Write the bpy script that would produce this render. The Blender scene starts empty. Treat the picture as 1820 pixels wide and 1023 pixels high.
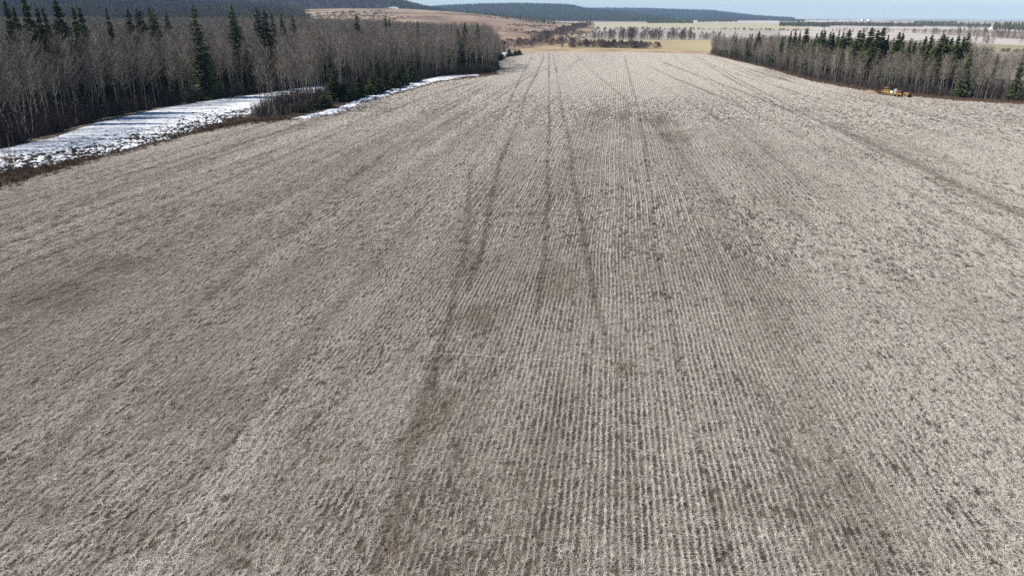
import bpy, math, random
import numpy as np
from mathutils import Matrix, Vector

random.seed(7)
RNG = np.random.default_rng(7)
R = math.radians
S = bpy.context.scene
COL = S.collection

# ------------------------------------------------------------------ camera
CAM_H = 20.0
YAW, PITCH, ROLL = R(8.2), R(21.73), R(0.3)
FPX = 1213.0                      # focal length in photograph pixels (1820 wide)
fwd = Vector((-math.sin(YAW) * math.cos(PITCH), math.cos(YAW) * math.cos(PITCH), -math.sin(PITCH)))
rgt0 = Vector((math.cos(YAW), math.sin(YAW), 0))
up0 = rgt0.cross(fwd)
rgt = rgt0 * math.cos(ROLL) + up0 * math.sin(ROLL)
upv = up0 * math.cos(ROLL) - rgt0 * math.sin(ROLL)
cam_data = bpy.data.cameras.new('camera')
cam = bpy.data.objects.new('camera', cam_data)
COL.objects.link(cam)
M = Matrix((rgt, upv, -fwd)).transposed().to_4x4()
M.translation = (0, 0, CAM_H)
cam.matrix_world = M
cam_data.sensor_width = 36
cam_data.lens = 36 * FPX / 1820
cam_data.clip_start = 0.5
cam_data.clip_end = 40000
S.camera = cam

# ------------------------------------------------------------------ light
SUN_AZ, SUN_EL = R(103), R(41)     # azimuth counted anticlockwise from +Y
sd = Vector((-math.sin(SUN_AZ) * math.cos(SUN_EL), math.cos(SUN_AZ) * math.cos(SUN_EL), math.sin(SUN_EL)))
W = bpy.data.worlds.new('World')
S.world = W
W.use_nodes = True
nt = W.node_tree
sky = nt.nodes.new('ShaderNodeTexSky')
sky.sky_type = 'NISHITA'
sky.sun_disc = False
sky.sun_elevation = SUN_EL
sky.sun_rotation = -SUN_AZ
sky.altitude = 600
sky.air_density = 1.0
sky.dust_density = 0.0
sky.ozone_density = 4.5
bg = nt.nodes['Background']
bg.inputs['Strength'].default_value = 0.056
nt.links.new(sky.outputs[0], bg.inputs['Color'])
sl = bpy.data.lights.new('sun', 'SUN')
sl.energy = 4.4
sl.angle = R(0.53)
sl.color = (1.0, 0.955, 0.90)
so = bpy.data.objects.new('sun', sl)
COL.objects.link(so)
so.rotation_euler = (-sd).to_track_quat('-Z', 'Y').to_euler()
S.view_settings.view_transform = 'Standard'
S.view_settings.look = 'None'
S.view_settings.exposure = 1.08
S.view_settings.gamma = 1.0
S.view_settings.use_curve_mapping = False
S.cycles.use_denoising = False
S.cycles.max_bounces = 5
S.cycles.diffuse_bounces = 3
S.cycles.volume_bounces = 0


# ------------------------------------------------------------------ helpers
def at(px, py, z=0.0):
    """the point at height z that the photograph shows at pixel (px, py)"""
    d = fwd * FPX + rgt * (px - 910) - upv * (py - 511.5)
    t = (z - CAM_H) / d.z
    return Vector((d.x * t, d.y * t, z))


def at_dist(px, dist, z=0.0, py=30):
    d = fwd * FPX + rgt * (px - 910) - upv * (py - 511.5)
    n = math.hypot(d.x, d.y)
    return Vector((d.x / n * dist, d.y / n * dist, z))


def poly(pts):
    return np.array([[*at(*p)[:2]] for p in pts])


def inside(P, x, y):
    x = np.asarray(x); y = np.asarray(y)
    r = np.zeros(x.shape, bool)
    n = len(P)
    for i in range(n):
        x0, y0 = P[i]; x1, y1 = P[(i + 1) % n]
        if y0 == y1:
            continue
        c = ((y0 > y) != (y1 > y)) & (x < (x1 - x0) * (y - y0) / (y1 - y0) + x0)
        r ^= c
    return r


def h2(ix, iy, s):
    v = (ix.astype(np.int64) * 374761393 + iy.astype(np.int64) * 668265263 + s * 1442695041) & 0xFFFFFFFF
    v = ((v ^ (v >> 13)) * 1274126177) & 0xFFFFFFFF
    return ((v ^ (v >> 16)) & 0xFFFF) / 65535.0


def vn(x, y, s=0):
    x = np.asarray(x, float); y = np.asarray(y, float)
    ix = np.floor(x); iy = np.floor(y)
    fx = x - ix; fy = y - iy
    fx = fx * fx * (3 - 2 * fx); fy = fy * fy * (3 - 2 * fy)
    a = h2(ix, iy, s); b = h2(ix + 1, iy, s); c = h2(ix, iy + 1, s); d = h2(ix + 1, iy + 1, s)
    return (a * (1 - fx) + b * fx) * (1 - fy) + (c * (1 - fx) + d * fx) * fy


def fbm(x, y, s=0, o=4):
    t = 0; a = 0.5
    for i in range(o):
        t = t + a * vn(x * 2 ** i, y * 2 ** i, s + i * 17)
        a *= 0.5
    return t / (1 - 0.5 ** o)


def sstep(a, b, x):
    t = np.clip((x - a) / (b - a), 0, 1)
    return t * t * (3 - 2 * t)


def dist_poly(x, y, line, closed=False):
    d = np.full(np.shape(x), 1e9)
    L = list(line)
    if closed:
        L = L + [L[0]]
    for (x0, y0), (x1, y1) in zip(L[:-1], L[1:]):
        vx, vy = x1 - x0, y1 - y0
        l2 = vx * vx + vy * vy + 1e-9
        t = np.clip(((x - x0) * vx + (y - y0) * vy) / l2, 0, 1)
        d = np.minimum(d, np.hypot(x - x0 - t * vx, y - y0 - t * vy))
    return d


def mesh_np(name, V, F, mats=(), attrs=None, smooth=False):
    """V (n,3); F a list of index tuples or an (m,k) array"""
    me = bpy.data.meshes.new(name)
    if isinstance(F, np.ndarray):
        m, k = F.shape
        me.vertices.add(len(V)); me.vertices.foreach_set('co', np.asarray(V, np.float32).ravel())
        me.loops.add(m * k); me.loops.foreach_set('vertex_index', F.astype(np.int32).ravel())
        me.polygons.add(m)
        me.polygons.foreach_set('loop_start', np.arange(0, m * k, k, dtype=np.int32))
        me.polygons.foreach_set('loop_total', np.full(m, k, np.int32))
        me.update(calc_edges=True)
    else:
        me.from_pydata([tuple(v) for v in V], [], F)
    for m_ in mats:
        me.materials.append(m_)
    for k_, a in (attrs or {}).items():
        at_ = me.attributes.new(k_, 'FLOAT', 'POINT')
        at_.data.foreach_set('value', np.asarray(a, np.float32))
    if smooth:
        me.polygons.foreach_set('use_smooth', np.ones(len(me.polygons), bool))
    me.update()
    return me


def link(name, me, parent=None, loc=None):
    o = bpy.data.objects.new(name, me)
    COL.objects.link(o)
    if parent:
        o.parent = parent
    if loc is not None:
        o.location = loc
    return o


def tag(o, label=None, cat=None, group=None, kind=None):
    if label: o['label'] = label
    if cat: o['category'] = cat
    if group: o['group'] = group
    if kind: o['kind'] = kind
    return o


def empty(name, loc, label, cat, group=None, rz=0, sc=1.0):
    o = bpy.data.objects.new(name, None)
    COL.objects.link(o)
    o.location = loc; o.rotation_euler = (0, 0, rz)
    o.scale = (sc, sc, sc) if not isinstance(sc, tuple) else sc
    o.empty_display_size = 0.3
    return tag(o, label, cat, group)


class MB:
    def __init__(s):
        s.v = []; s.f = []

    def tri(s, a, b, c):
        n = len(s.v); s.v += [tuple(a), tuple(b), tuple(c)]; s.f.append((n, n + 1, n + 2))

    def quad(s, a, b, c, d):
        n = len(s.v); s.v += [tuple(a), tuple(b), tuple(c), tuple(d)]; s.f.append((n, n + 1, n + 2, n + 3))

    def tube(s, pts, rad, sides=5, cap=False):
        base = len(s.v)
        for i, p in enumerate(pts):
            p = Vector(p)
            q0 = Vector(pts[max(0, i - 1)]); q1 = Vector(pts[min(len(pts) - 1, i + 1)])
            t = (q1 - q0).normalized()
            a = t.orthogonal().normalized() if abs(t.z) < 0.95 else Vector((1, 0, 0)) - t * t.x
            a.normalize(); b = t.cross(a)
            for k in range(sides):
                an = 2 * math.pi * k / sides
                s.v.append(tuple(p + (a * math.cos(an) + b * math.sin(an)) * rad[i]))
        for i in range(len(pts) - 1):
            for k in range(sides):
                k2 = (k + 1) % sides
                s.f.append((base + i * sides + k, base + i * sides + k2, base + (i + 1) * sides + k2, base + (i + 1) * sides + k))
        if cap:
            s.f.append(tuple(base + k for k in range(sides))[::-1])
            s.f.append(tuple(base + (len(pts) - 1) * sides + k for k in range(sides)))

    def ribbon(s, p, q, w, side):
        p = Vector(p); q = Vector(q); o = side * (w / 2)
        s.quad(p - o, p + o, q + o * 0.4, q - o * 0.4)

    def box(s, c, e, bev=0.0):
        """box centred at c with half extents e; bev chamfers its vertical edges and top"""
        cx, cy, cz = c; ex, ey, ez = e
        if bev <= 0:
            bev = 0.02 * min(e)
        b = bev
        rings = [(-ez, b), (-ez + b, 0), (ez - b, 0), (ez, b)]
        base = len(s.v)
        for z, i in rings:
            x, y = ex - i, ey - i
            for px, py in ((-x + b, -y), (x - b, -y), (x, -y + b), (x, y - b), (x - b, y), (-x + b, y), (-x, y - b), (-x, -y + b)):
                s.v.append((cx + px, cy + py, cz + z))
        for r in range(3):
            for k in range(8):
                k2 = (k + 1) % 8
                s.f.append((base + r * 8 + k, base + r * 8 + k2, base + (r + 1) * 8 + k2, base + (r + 1) * 8 + k))
        s.f.append(tuple(base + k for k in range(8))[::-1])
        s.f.append(tuple(base + 24 + k for k in range(8)))

    def cyl(s, p, q, r, n=16):
        s.tube([p, q], [r, r], n, True)

    def mesh(s, name, mat, smooth=False):
        return mesh_np(name, s.v, s.f, [mat], smooth=smooth)


# ------------------------------------------------------------------ materials
def mat_new(name, rough=0.9, spec=0.1):
    m = bpy.data.materials.new(name)
    m.use_nodes = True
    b = m.node_tree.nodes['Principled BSDF']
    b.inputs['Roughness'].default_value = rough
    b.inputs['Specular IOR Level'].default_value = spec
    return m, m.node_tree, b


def N(t, kind, **kw):
    n = t.nodes.new(kind)
    for k, v in kw.items():
        setattr(n, k, v)
    return n


def math_(t, op, a, b=None, clamp=False):
    n = N(t, 'ShaderNodeMath', operation=op, use_clamp=clamp)
    for i, v in enumerate((a, b)):
        if v is None: continue
        if isinstance(v, (int, float)): n.inputs[i].default_value = v
        else: t.links.new(v, n.inputs[i])
    return n.outputs[0]


def mixc(t, f, a, b):
    n = N(t, 'ShaderNodeMix', data_type='RGBA')
    for i, v in ((0, f), (6, a), (7, b)):
        if isinstance(v, (int, float)): n.inputs[i].default_value = v
        elif isinstance(v, tuple): n.inputs[i].default_value = (*v, 1) if len(v) == 3 else v
        else: t.links.new(v, n.inputs[i])
    return n.outputs[2]


def noise(t, scale, detail=4, rough=0.55, vec=None, stretch=None):
    if vec is None:
        vec = N(t, 'ShaderNodeTexCoord').outputs['Object']
    if stretch:
        mp = N(t, 'ShaderNodeMapping')
        mp.inputs['Scale'].default_value = stretch
        t.links.new(vec, mp.inputs[0]); vec = mp.outputs[0]
    n = N(t, 'ShaderNodeTexNoise')
    n.inputs['Scale'].default_value = scale
    n.inputs['Detail'].default_value = detail
    n.inputs['Roughness'].default_value = rough
    t.links.new(vec, n.inputs['Vector'])
    return n.outputs['Fac']


def ramp(t, f, stops):
    n = N(t, 'ShaderNodeValToRGB')
    e = n.color_ramp.elements
    while len(e) < len(stops): e.new(0.5)
    for i, (p, c) in enumerate(stops):
        e[i].position = p
        e[i].color = (*c, 1) if isinstance(c, tuple) else (c, c, c, 1)
    t.links.new(f, n.inputs[0])
    return n.outputs[0]


def attr(t, name, kind='GEOMETRY'):
    n = N(t, 'ShaderNodeAttribute', attribute_name=name, attribute_type=kind)
    return n.outputs['Fac']


def noisy(name, stops, scale, detail=5, rough=0.9, bump=0.0, bscale=None, stretch=None, spec=0.1, rand=0.0):
    m, t, b = mat_new(name, rough, spec)
    f = noise(t, scale, detail, 0.6, stretch=stretch)
    c = ramp(t, f, stops)
    if rand:
        oi = N(t, 'ShaderNodeObjectInfo').outputs['Random']
        k = math_(t, 'MULTIPLY_ADD', oi, rand)
        t.nodes[-1].inputs[2].default_value = 1 - rand / 2
        vm = N(t, 'ShaderNodeVectorMath', operation='SCALE')
        t.links.new(c, vm.inputs[0]); t.links.new(k, vm.inputs['Scale'])
        c = vm.outputs[0]
    t.links.new(c, b.inputs['Base Color'])
    if bump:
        bn = N(t, 'ShaderNodeBump')
        bn.inputs['Strength'].default_value = bump
        bn.inputs['Distance'].default_value = 0.1
        t.links.new(noise(t, bscale or scale * 4, 5, 0.6), bn.inputs['Height'])
        t.links.new(bn.outputs[0], b.inputs['Normal'])
    return m


def straw_mat(name, a, b_, c):
    """dry straw: every stalk its own shade; 'tone' on the instance says how damp and weathered the spot is, with left-to-right sun shading mixed in"""
    m, t, b = mat_new(name, 0.75, 0.15)
    geo = N(t, 'ShaderNodeNewGeometry').outputs['Random Per Island']
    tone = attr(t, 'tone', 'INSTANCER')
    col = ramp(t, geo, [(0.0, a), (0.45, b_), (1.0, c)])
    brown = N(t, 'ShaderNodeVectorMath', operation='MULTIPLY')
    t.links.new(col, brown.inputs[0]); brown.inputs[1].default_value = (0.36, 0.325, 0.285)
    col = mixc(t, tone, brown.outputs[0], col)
    t.links.new(col, b.inputs['Base Color'])
    tl = N(t, 'ShaderNodeBsdfTranslucent'); t.links.new(col, tl.inputs['Color'])
    mx = N(t, 'ShaderNodeMixShader'); mx.inputs[0].default_value = 0.22
    t.links.new(b.outputs[0], mx.inputs[1]); t.links.new(tl.outputs[0], mx.inputs[2])
    t.links.new(mx.outputs[0], t.nodes['Material Output'].inputs['Surface'])
    return m


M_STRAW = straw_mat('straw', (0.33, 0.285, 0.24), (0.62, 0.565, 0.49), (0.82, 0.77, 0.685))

# stubble field ground
def field_mat():
    m, t, b = mat_new('stubble_soil', 0.95, 0.05)
    pos = N(t, 'ShaderNodeTexCoord').outputs['Object']
    sep = N(t, 'ShaderNodeSeparateXYZ'); t.links.new(pos, sep.inputs[0])
    wob = noise(t, 0.05, 2, 0.5)
    x = math_(t, 'ADD', sep.outputs[0], math_(t, 'MULTIPLY', wob, 0.5))
    row = math_(t, 'SINE', math_(t, 'MULTIPLY', x, 2 * math.pi / 0.305))
    row = math_(t, 'MULTIPLY_ADD', row, 0.5); t.nodes[-1].inputs[2].default_value = 0.5
    n1 = noise(t, 5.0, 6, 0.7, stretch=(1, 0.4, 1))
    n2 = noise(t, 0.35, 5, 0.6, stretch=(1, 0.3, 1))
    n3 = noise(t, 22.0, 3, 0.7)
    n4 = noise(t, 14.0, 4, 0.75, stretch=(3.2, 0.7, 1))
    n5 = noise(t, 14.0, 4, 0.75, stretch=(0.7, 3.2, 1))
    fib = math_(t, 'SUBTRACT', math_(t, 'MAXIMUM', n4, n5), 0.55)
    f = math_(t, 'ADD', math_(t, 'MULTIPLY', row, 0.05), math_(t, 'MULTIPLY', n1, 0.55))
    f = math_(t, 'ADD', f, math_(t, 'MULTIPLY', fib, 1.3))
    f = math_(t, 'ADD', f, math_(t, 'MULTIPLY', n2, 0.45))
    f = math_(t, 'ADD', f, math_(t, 'MULTIPLY', n3, 0.35))
    f = math_(t, 'SUBTRACT', f, 0.31)
    f = math_(t, 'SUBTRACT', f, math_(t, 'MULTIPLY', attr(t, 'track'), 0.12))
    f = math_(t, 'SUBTRACT', f, math_(t, 'MULTIPLY', attr(t, 'damp'), 0.06))
    c = ramp(t, f, [(0.25, (0.035, 0.027, 0.021)), (0.45, (0.10, 0.08, 0.064)), (0.62, (0.26, 0.225, 0.185)), (0.85, (0.48, 0.435, 0.37))])
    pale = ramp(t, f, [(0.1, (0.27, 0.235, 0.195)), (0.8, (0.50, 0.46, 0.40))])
    c = mixc(t, attr(t, 'grazing_pale'), c, pale)  # far ground paler: brightness of straw seen at a grazing angle, painted in
    c = mixc(t, math_(t, 'MULTIPLY', attr(t, 'damp'), 0.15), c, (0.17, 0.12, 0.075))
    t.links.new(c, b.inputs['Base Color'])
    bn = N(t, 'ShaderNodeBump'); bn.inputs['Strength'].default_value = 0.9; bn.inputs['Distance'].default_value = 0.06
    t.links.new(math_(t, 'ADD', n1, math_(t, 'MULTIPLY', row, 0.3)), bn.inputs['Height'])
    t.links.new(bn.outputs[0], b.inputs['Normal'])
    return m


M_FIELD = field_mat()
M_GROUND = noisy('rough_ground', [(0.3, (0.10, 0.075, 0.055)), (0.5, (0.20, 0.155, 0.115)), (0.7, (0.32, 0.27, 0.21))], 0.05, 8)
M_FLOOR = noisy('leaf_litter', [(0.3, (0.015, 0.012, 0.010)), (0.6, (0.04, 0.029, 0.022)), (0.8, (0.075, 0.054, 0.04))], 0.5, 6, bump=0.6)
M_SNOW = noisy('old_snow', [(0.3, (0.50, 0.525, 0.55)), (0.7, (0.60, 0.61, 0.62))], 0.8, 5, rough=0.6, bump=0.25, bscale=5, spec=0.3)
M_ASPEN = noisy('aspen_bark', [(0.42, (0.04, 0.036, 0.032)), (0.56, (0.19, 0.175, 0.155)), (0.74, (0.64, 0.61, 0.56))], 1.2, 4, stretch=(1, 1, 3), rand=1.0)
M_TWIG = noisy('aspen_twigs', [(0.3, (0.115, 0.096, 0.078)), (0.7, (0.245, 0.21, 0.172))], 0.6, 3, rand=0.6)
M_WILLOW = noisy('shrub_twigs', [(0.3, (0.03, 0.024, 0.022)), (0.7, (0.085, 0.066, 0.058))], 0.6, 3, rand=0.6)
M_NEEDLE = noisy('spruce_needles', [(0.3, (0.035, 0.045, 0.018)), (0.55, (0.08, 0.096, 0.037)), (0.8, (0.14, 0.155, 0.055))], 1.6, 4, rand=0.6)
M_SBARK = noisy('spruce_bark', [(0.3, (0.05, 0.04, 0.03)), (0.7, (0.13, 0.10, 0.08))], 3, 4)
M_DRYGRASS = noisy('dry_grass', [(0.3, (0.06, 0.038, 0.025)), (0.55, (0.13, 0.085, 0.053)), (0.75, (0.27, 0.20, 0.125))], 0.35, 5, rand=0.5)
M_CLOD = noisy('dark_soil', [(0.3, (0.018, 0.015, 0.013)), (0.7, (0.06, 0.05, 0.042))], 2, 4, bump=0.5)
M_MARGIN = noisy('margin_soil', [(0.3, (0.03, 0.02, 0.015)), (0.6, (0.08, 0.053, 0.036)), (0.8, (0.17, 0.12, 0.078))], 0.6, 6, bump=0.6)


# ------------------------------------------------------------------ scatter (geometry nodes)
def make_protos(name, meshes):
    c = bpy.data.collections.new(name)
    for i, me in enumerate(meshes):
        o = bpy.data.objects.new('%s_%02d' % (name, i), me)
        c.objects.link(o)
    return c


def scatter(name, P, rot, scale, idx, protos, label, cat, tone=None):
    """one 'stuff' object: proto meshes instanced on points"""
    P = np.asarray(P, np.float32)
    n = len(P)
    me = bpy.data.meshes.new(name)
    me.vertices.add(n); me.vertices.foreach_set('co', P.ravel())
    rot = np.asarray(rot, np.float32)
    if rot.ndim == 1:
        rot = np.stack([np.zeros(n), np.zeros(n), rot], 1).astype(np.float32)
    scale = np.asarray(scale, np.float32)
    if scale.ndim == 1:
        scale = np.stack([scale] * 3, 1)
    a = me.attributes.new('irot', 'FLOAT_VECTOR', 'POINT'); a.data.foreach_set('vector', rot.ravel())
    a = me.attributes.new('iscale', 'FLOAT_VECTOR', 'POINT'); a.data.foreach_set('vector', np.ascontiguousarray(scale).ravel())
    a = me.attributes.new('iidx', 'INT', 'POINT'); a.data.foreach_set('value', np.asarray(idx, np.int32))
    if tone is not None:
        a = me.attributes.new('tone', 'FLOAT', 'POINT'); a.data.foreach_set('value', np.asarray(tone, np.float32))
    o = link(name, me)
    g = bpy.data.node_groups.new(name + '_nodes', 'GeometryNodeTree')
    g.interface.new_socket('Geometry', in_out='INPUT', socket_type='NodeSocketGeometry')
    g.interface.new_socket('Geometry', in_out='OUTPUT', socket_type='NodeSocketGeometry')
    gi = g.nodes.new('NodeGroupInput'); go = g.nodes.new('NodeGroupOutput')
    ci = g.nodes.new('GeometryNodeCollectionInfo')
    ci.inputs['Collection'].default_value = protos
    ci.inputs['Separate Children'].default_value = True
    ci.inputs['Reset Children'].default_value = True
    ip = g.nodes.new('GeometryNodeInstanceOnPoints')
    ip.inputs['Pick Instance'].default_value = True

    def named(k, typ):
        n_ = g.nodes.new('GeometryNodeInputNamedAttribute')
        n_.data_type = typ; n_.inputs['Name'].default_value = k
        return n_.outputs[0]
    g.links.new(gi.outputs[0], ip.inputs['Points'])
    g.links.new(ci.outputs[0], ip.inputs['Instance'])
    g.links.new(named('iidx', 'INT'), ip.inputs['Instance Index'])
    g.links.new(named('irot', 'FLOAT_VECTOR'), ip.inputs['Rotation'])
    g.links.new(named('iscale', 'FLOAT_VECTOR'), ip.inputs['Scale'])
    g.links.new(ip.outputs[0], go.inputs[0])
    md = o.modifiers.new('scatter', 'NODES')
    md.node_group = g
    return tag(o, label, cat, kind='stuff')


# ------------------------------------------------------------------ the lie of the land (outlines read off the photograph)
FIELD_PX = [(-900, 1030), (-500, 520), (-250, 425), (-100, 368), (0, 335), (60, 315), (160, 287), (250, 264), (330, 243), (440, 219), (540, 212), (600, 203), (664, 178), (730, 160.5),
            (780, 146), (830, 138.5), (885, 133), (883, 112), (905, 102), (945, 92), (1100, 93), (1262, 97), (1350, 118), (1440, 144), (1560, 166),
            (1700, 179), (1820, 186), (2000, 197), (2400, 215), (2900, 300), (2900, 1030)]
FIELD = poly(FIELD_PX)
FIELD = np.vstack([FIELD, [[70, -10]], [[-70, -10]]])
SNOW1_PX = [(-260, 335), (0, 265), (100, 243), (180, 216), (300, 190), (400, 175), (470, 166), (560, 152), (600, 150), (585, 163), (500, 180), (450, 202),
            (360, 229), (300, 247), (200, 274), (100, 289), (0, 306), (-260, 385)]
SNOW2_PX = [(505, 212), (545, 204), (600, 190), (664, 164), (730, 147), (780, 136.5), (820, 134.2), (850, 132.4), (852, 133.4), (820, 137), (780, 144.5), (730, 159), (664, 177), (600, 202), (545, 211)]
SNOW1 = poly(SNOW1_PX); SNOW2 = poly(SNOW2_PX)
LWOOD_PX = [(-300, 325), (0, 262), (60, 247), (180, 211), (300, 187), (400, 172), (470, 164), (520, 158), (590, 150), (600, 163), (500, 182), (452, 206), (448, 211), (540, 201), (600, 186), (664, 161), (730, 145),
            (785, 134), (880, 128.5), (887, 124), (884, 104), (872, 84), (700, 66), (500, 62), (200, 60), (-300, 66)]
LWOOD = poly(LWOOD_PX)
RWOOD_PX = [(1264, 96), (1350, 115), (1440, 140), (1560, 161), (1700, 174), (1820, 181), (2000, 190), (2100, 194), (2100, 160), (1900, 148), (1760, 138), (1720, 122), (1600, 115), (1500, 108), (1400, 99), (1264, 89)]
RWOOD = poly(RWOOD_PX)

# ground: one sheet to the horizon
def polar_grid(rs, ths):
    rr, tt = np.meshgrid(rs, ths, indexing='ij')
    a = tt + YAW + math.pi / 2
    x = rr * np.cos(a); y = rr * np.sin(a)
    n, m = rr.shape
    i = np.arange(n - 1)[:, None] * m + np.arange(m - 1)[None, :]
    F = np.stack([i, i + 1, i + m + 1, i + m], -1).reshape(-1, 4)[:, ::-1]
    return x.ravel(), y.ravel(), F


def ground_mat():
    m, t, b = mat_new('land', 0.95, 0.05)
    pos = N(t, 'ShaderNodeTexCoord').outputs['Object']
    # far away: a patchwork of ploughed, stubble and hay fields
    vo = N(t, 'ShaderNodeTexVoronoi', distance='CHEBYCHEV')
    vo.inputs['Scale'].default_value = 1 / 700.0
    vo.inputs['Randomness'].default_value = 0.75
    t.links.new(pos, vo.inputs['Vector'])
    sp = N(t, 'ShaderNodeSeparateColor'); t.links.new(vo.outputs['Color'], sp.inputs[0])
    patch = ramp(t, sp.outputs[0], [(0.0, (0.17, 0.14, 0.115)), (0.25, (0.30, 0.26, 0.21)), (0.5, (0.46, 0.42, 0.37)), (0.75, (0.36, 0.31, 0.22)), (1.0, (0.52, 0.48, 0.44))])
    near = ramp(t, noise(t, 0.06, 8, 0.6), [(0.3, (0.10, 0.075, 0.055)), (0.5, (0.19, 0.145, 0.105)), (0.7, (0.30, 0.25, 0.19))])
    c = mixc(t, attr(t, 'farland'), near, patch)
    t.links.new(c, b.inputs['Base Color'])
    return m


th_full = np.linspace(-math.pi, math.pi, 181)
rs = np.concatenate([[0.0], np.geomspace(4, 15000, 120)])
gx, gy, gF = polar_grid(rs, th_full)
gr = np.hypot(gx, gy)
ground = link('ground', mesh_np('ground', np.stack([gx, gy, np.full(gx.shape, -0.25)], 1), gF, [ground_mat()], {'farland': sstep(900, 1400, gr)}))
tag(ground, 'rough brown land stretching to the horizon', kind='structure')

# ---- tracks and damp patches in the stubble
TRACKS = [  # (pixels along the track, half width m, strength)
    ([(948, 97), (925, 140), (906, 180), (896, 200), (872, 250), (842, 300), (833, 340), (830, 420), (802, 560), (740, 760), (700, 960)], 0.40, 0.72),
    ([(968, 97), (955, 130), (936, 165), (928, 200), (906, 250), (881, 320), (862, 420), (832, 520)], 0.40, 0.85),
    ([(976, 95), (976, 150), (977, 230), (973, 330), (972, 420), (955, 560)], 0.34, 0.9),
    ([(982, 96), (990, 130), (1000, 200), (1015, 260), (1021, 330), (1040, 420), (1052, 500), (1080, 620)], 0.38, 0.85),
    ([(1110, 100), (1125, 160), (1140, 220), (1150, 280), (1162, 412), (1182, 520), (1235, 760), (1290, 1000)], 0.36, 0.85),
    ([(1025, 98), (1050, 125), (1080, 150), (1130, 195), (1180, 240), (1230, 300), (1300, 370), (1400, 480), (1500, 590)], 0.7, 0.5),
    ([(1105, 118), (1170, 150), (1230, 186), (1290, 220), (1360, 268), (1500, 390), (1640, 520)], 0.45, 0.5),
    ([(1150, 117), (1200, 140), (1290, 177), (1370, 217), (1460, 262), (1560, 312), (1680, 372), (1820, 447)], 1.7, 0.6),
    ([(1180, 112), (1290, 153), (1420, 203), (1560, 262), (1700, 328), (1820, 385)], 1.9, 0.75),
    ([(1230, 106), (1350, 145), (1500, 190), (1660, 235), (1820, 285)], 1.6, 0.6),
    ([(1280, 108), (1420, 150), (1560, 183), (1700, 215), (1820, 238)], 1.4, 0.55),
    ([(1000, 125), (1030, 106), (975, 152), (940, 175), (860, 250), (790, 290)], 0.35, 0.5),
    ([(880, 150), (800, 185), (730, 215), (600, 285), (480, 345), (330, 420), (180, 490), (60, 545), (-60, 600)], 1.1, 0.5),
    ([(850, 165), (760, 220), (650, 300), (560, 370), (470, 450), (340, 560), (200, 690), (60, 840)], 0.9, 0.5),
    ([(830, 150), (740, 180), (640, 215), (500, 265), (360, 310), (200, 365), (0, 440)], 1.2, 0.7),
    ([(790, 153), (700, 178), (620, 200), (500, 235), (380, 268), (200, 318), (0, 375)], 1.2, 0.7),
    ([(900, 190), (850, 260), (770, 350), (690, 440), (560, 600), (430, 760), (300, 940)], 0.8, 0.45),
    ([(800, 640), (760, 700), (735, 790), (700, 900), (670, 1020)], 0.4, 0.6),
    ([(232, 375), (234, 400), (300, 420), (420, 400)], 0.3, 0.3),
    ([(1600, 225), (1680, 212), (1760, 200), (1820, 196)], 0.4, 0.4),
]


def smooth_line(P, k=6):
    Q = np.vstack([2 * P[0] - P[1], P, 2 * P[-1] - P[-2]])
    out = []
    for i in range(1, len(Q) - 2):
        for t in np.arange(k) / k:
            a, b, c, d = Q[i - 1], Q[i], Q[i + 1], Q[i + 2]
            out.append(0.5 * (2 * b + (c - a) * t + (2 * a - 5 * b + 4 * c - d) * t * t + (3 * b - a - 3 * c + d) * t ** 3))
    return np.array(out + [P[-1]])


TRACKS = [(smooth_line(poly(p)), w * .46, s * .72) for p, w, s in TRACKS]
DAMP = [  # centre pixel, half width m, half length m, strength
    (1075, 203, 11, 9, 0.9), (1040, 214, 5, 5, 0.5), (1165, 215, 6, 14, 0.8), (1205, 245, 4, 12, 0.7), (1140, 190, 4, 10, 0.5), (1095, 655, 1.6, 1.8, 1.0), (1085, 690, 1.8, 1.5, 0.6),
    (835, 570, 2.4, 3.0, 0.8), (795, 640, 2.2, 2.4, 0.7), (750, 740, 1.5, 4, 0.8), (330, 720, 3.4, 3.0, 0.8), (480, 760, 3, 3, 0.5), (200, 470, 6, 3, 0.6), (90, 520, 6, 3, 0.7),
    (560, 480, 5, 8, 0.45), (1700, 340, 3, 14, 0.6), (1790, 380, 3, 10, 0.6), (1530, 275, 4, 14, 0.5), (1420, 195, 9, 7, 0.4), (600, 800, 3, 2, 0.4), (90, 900, 4, 2, 0.6),
    (330, 960, 5, 1.5, 0.6), (850, 470, 2.5, 4, 0.5), (980, 500, 2, 5, 0.5), (1300, 690, 1.5, 2.5, 0.4), (1650, 690, 3, 1, 0.4), (760, 980, 4, 1.5, 0.5), (640, 940, 2, 3, 0.5),
    (1050, 960, 3, 1, 0.4), (1360, 900, 3, 1.5, 0.4), (930, 190, 5, 12, 0.6), (800, 150, 8, 6, 0.4)]
DAMP = [(*at(a, b)[:2], w * .85, l * .85, s * (.62 if a < 620 else .95)) for a, b, w, l, s in DAMP]


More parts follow.
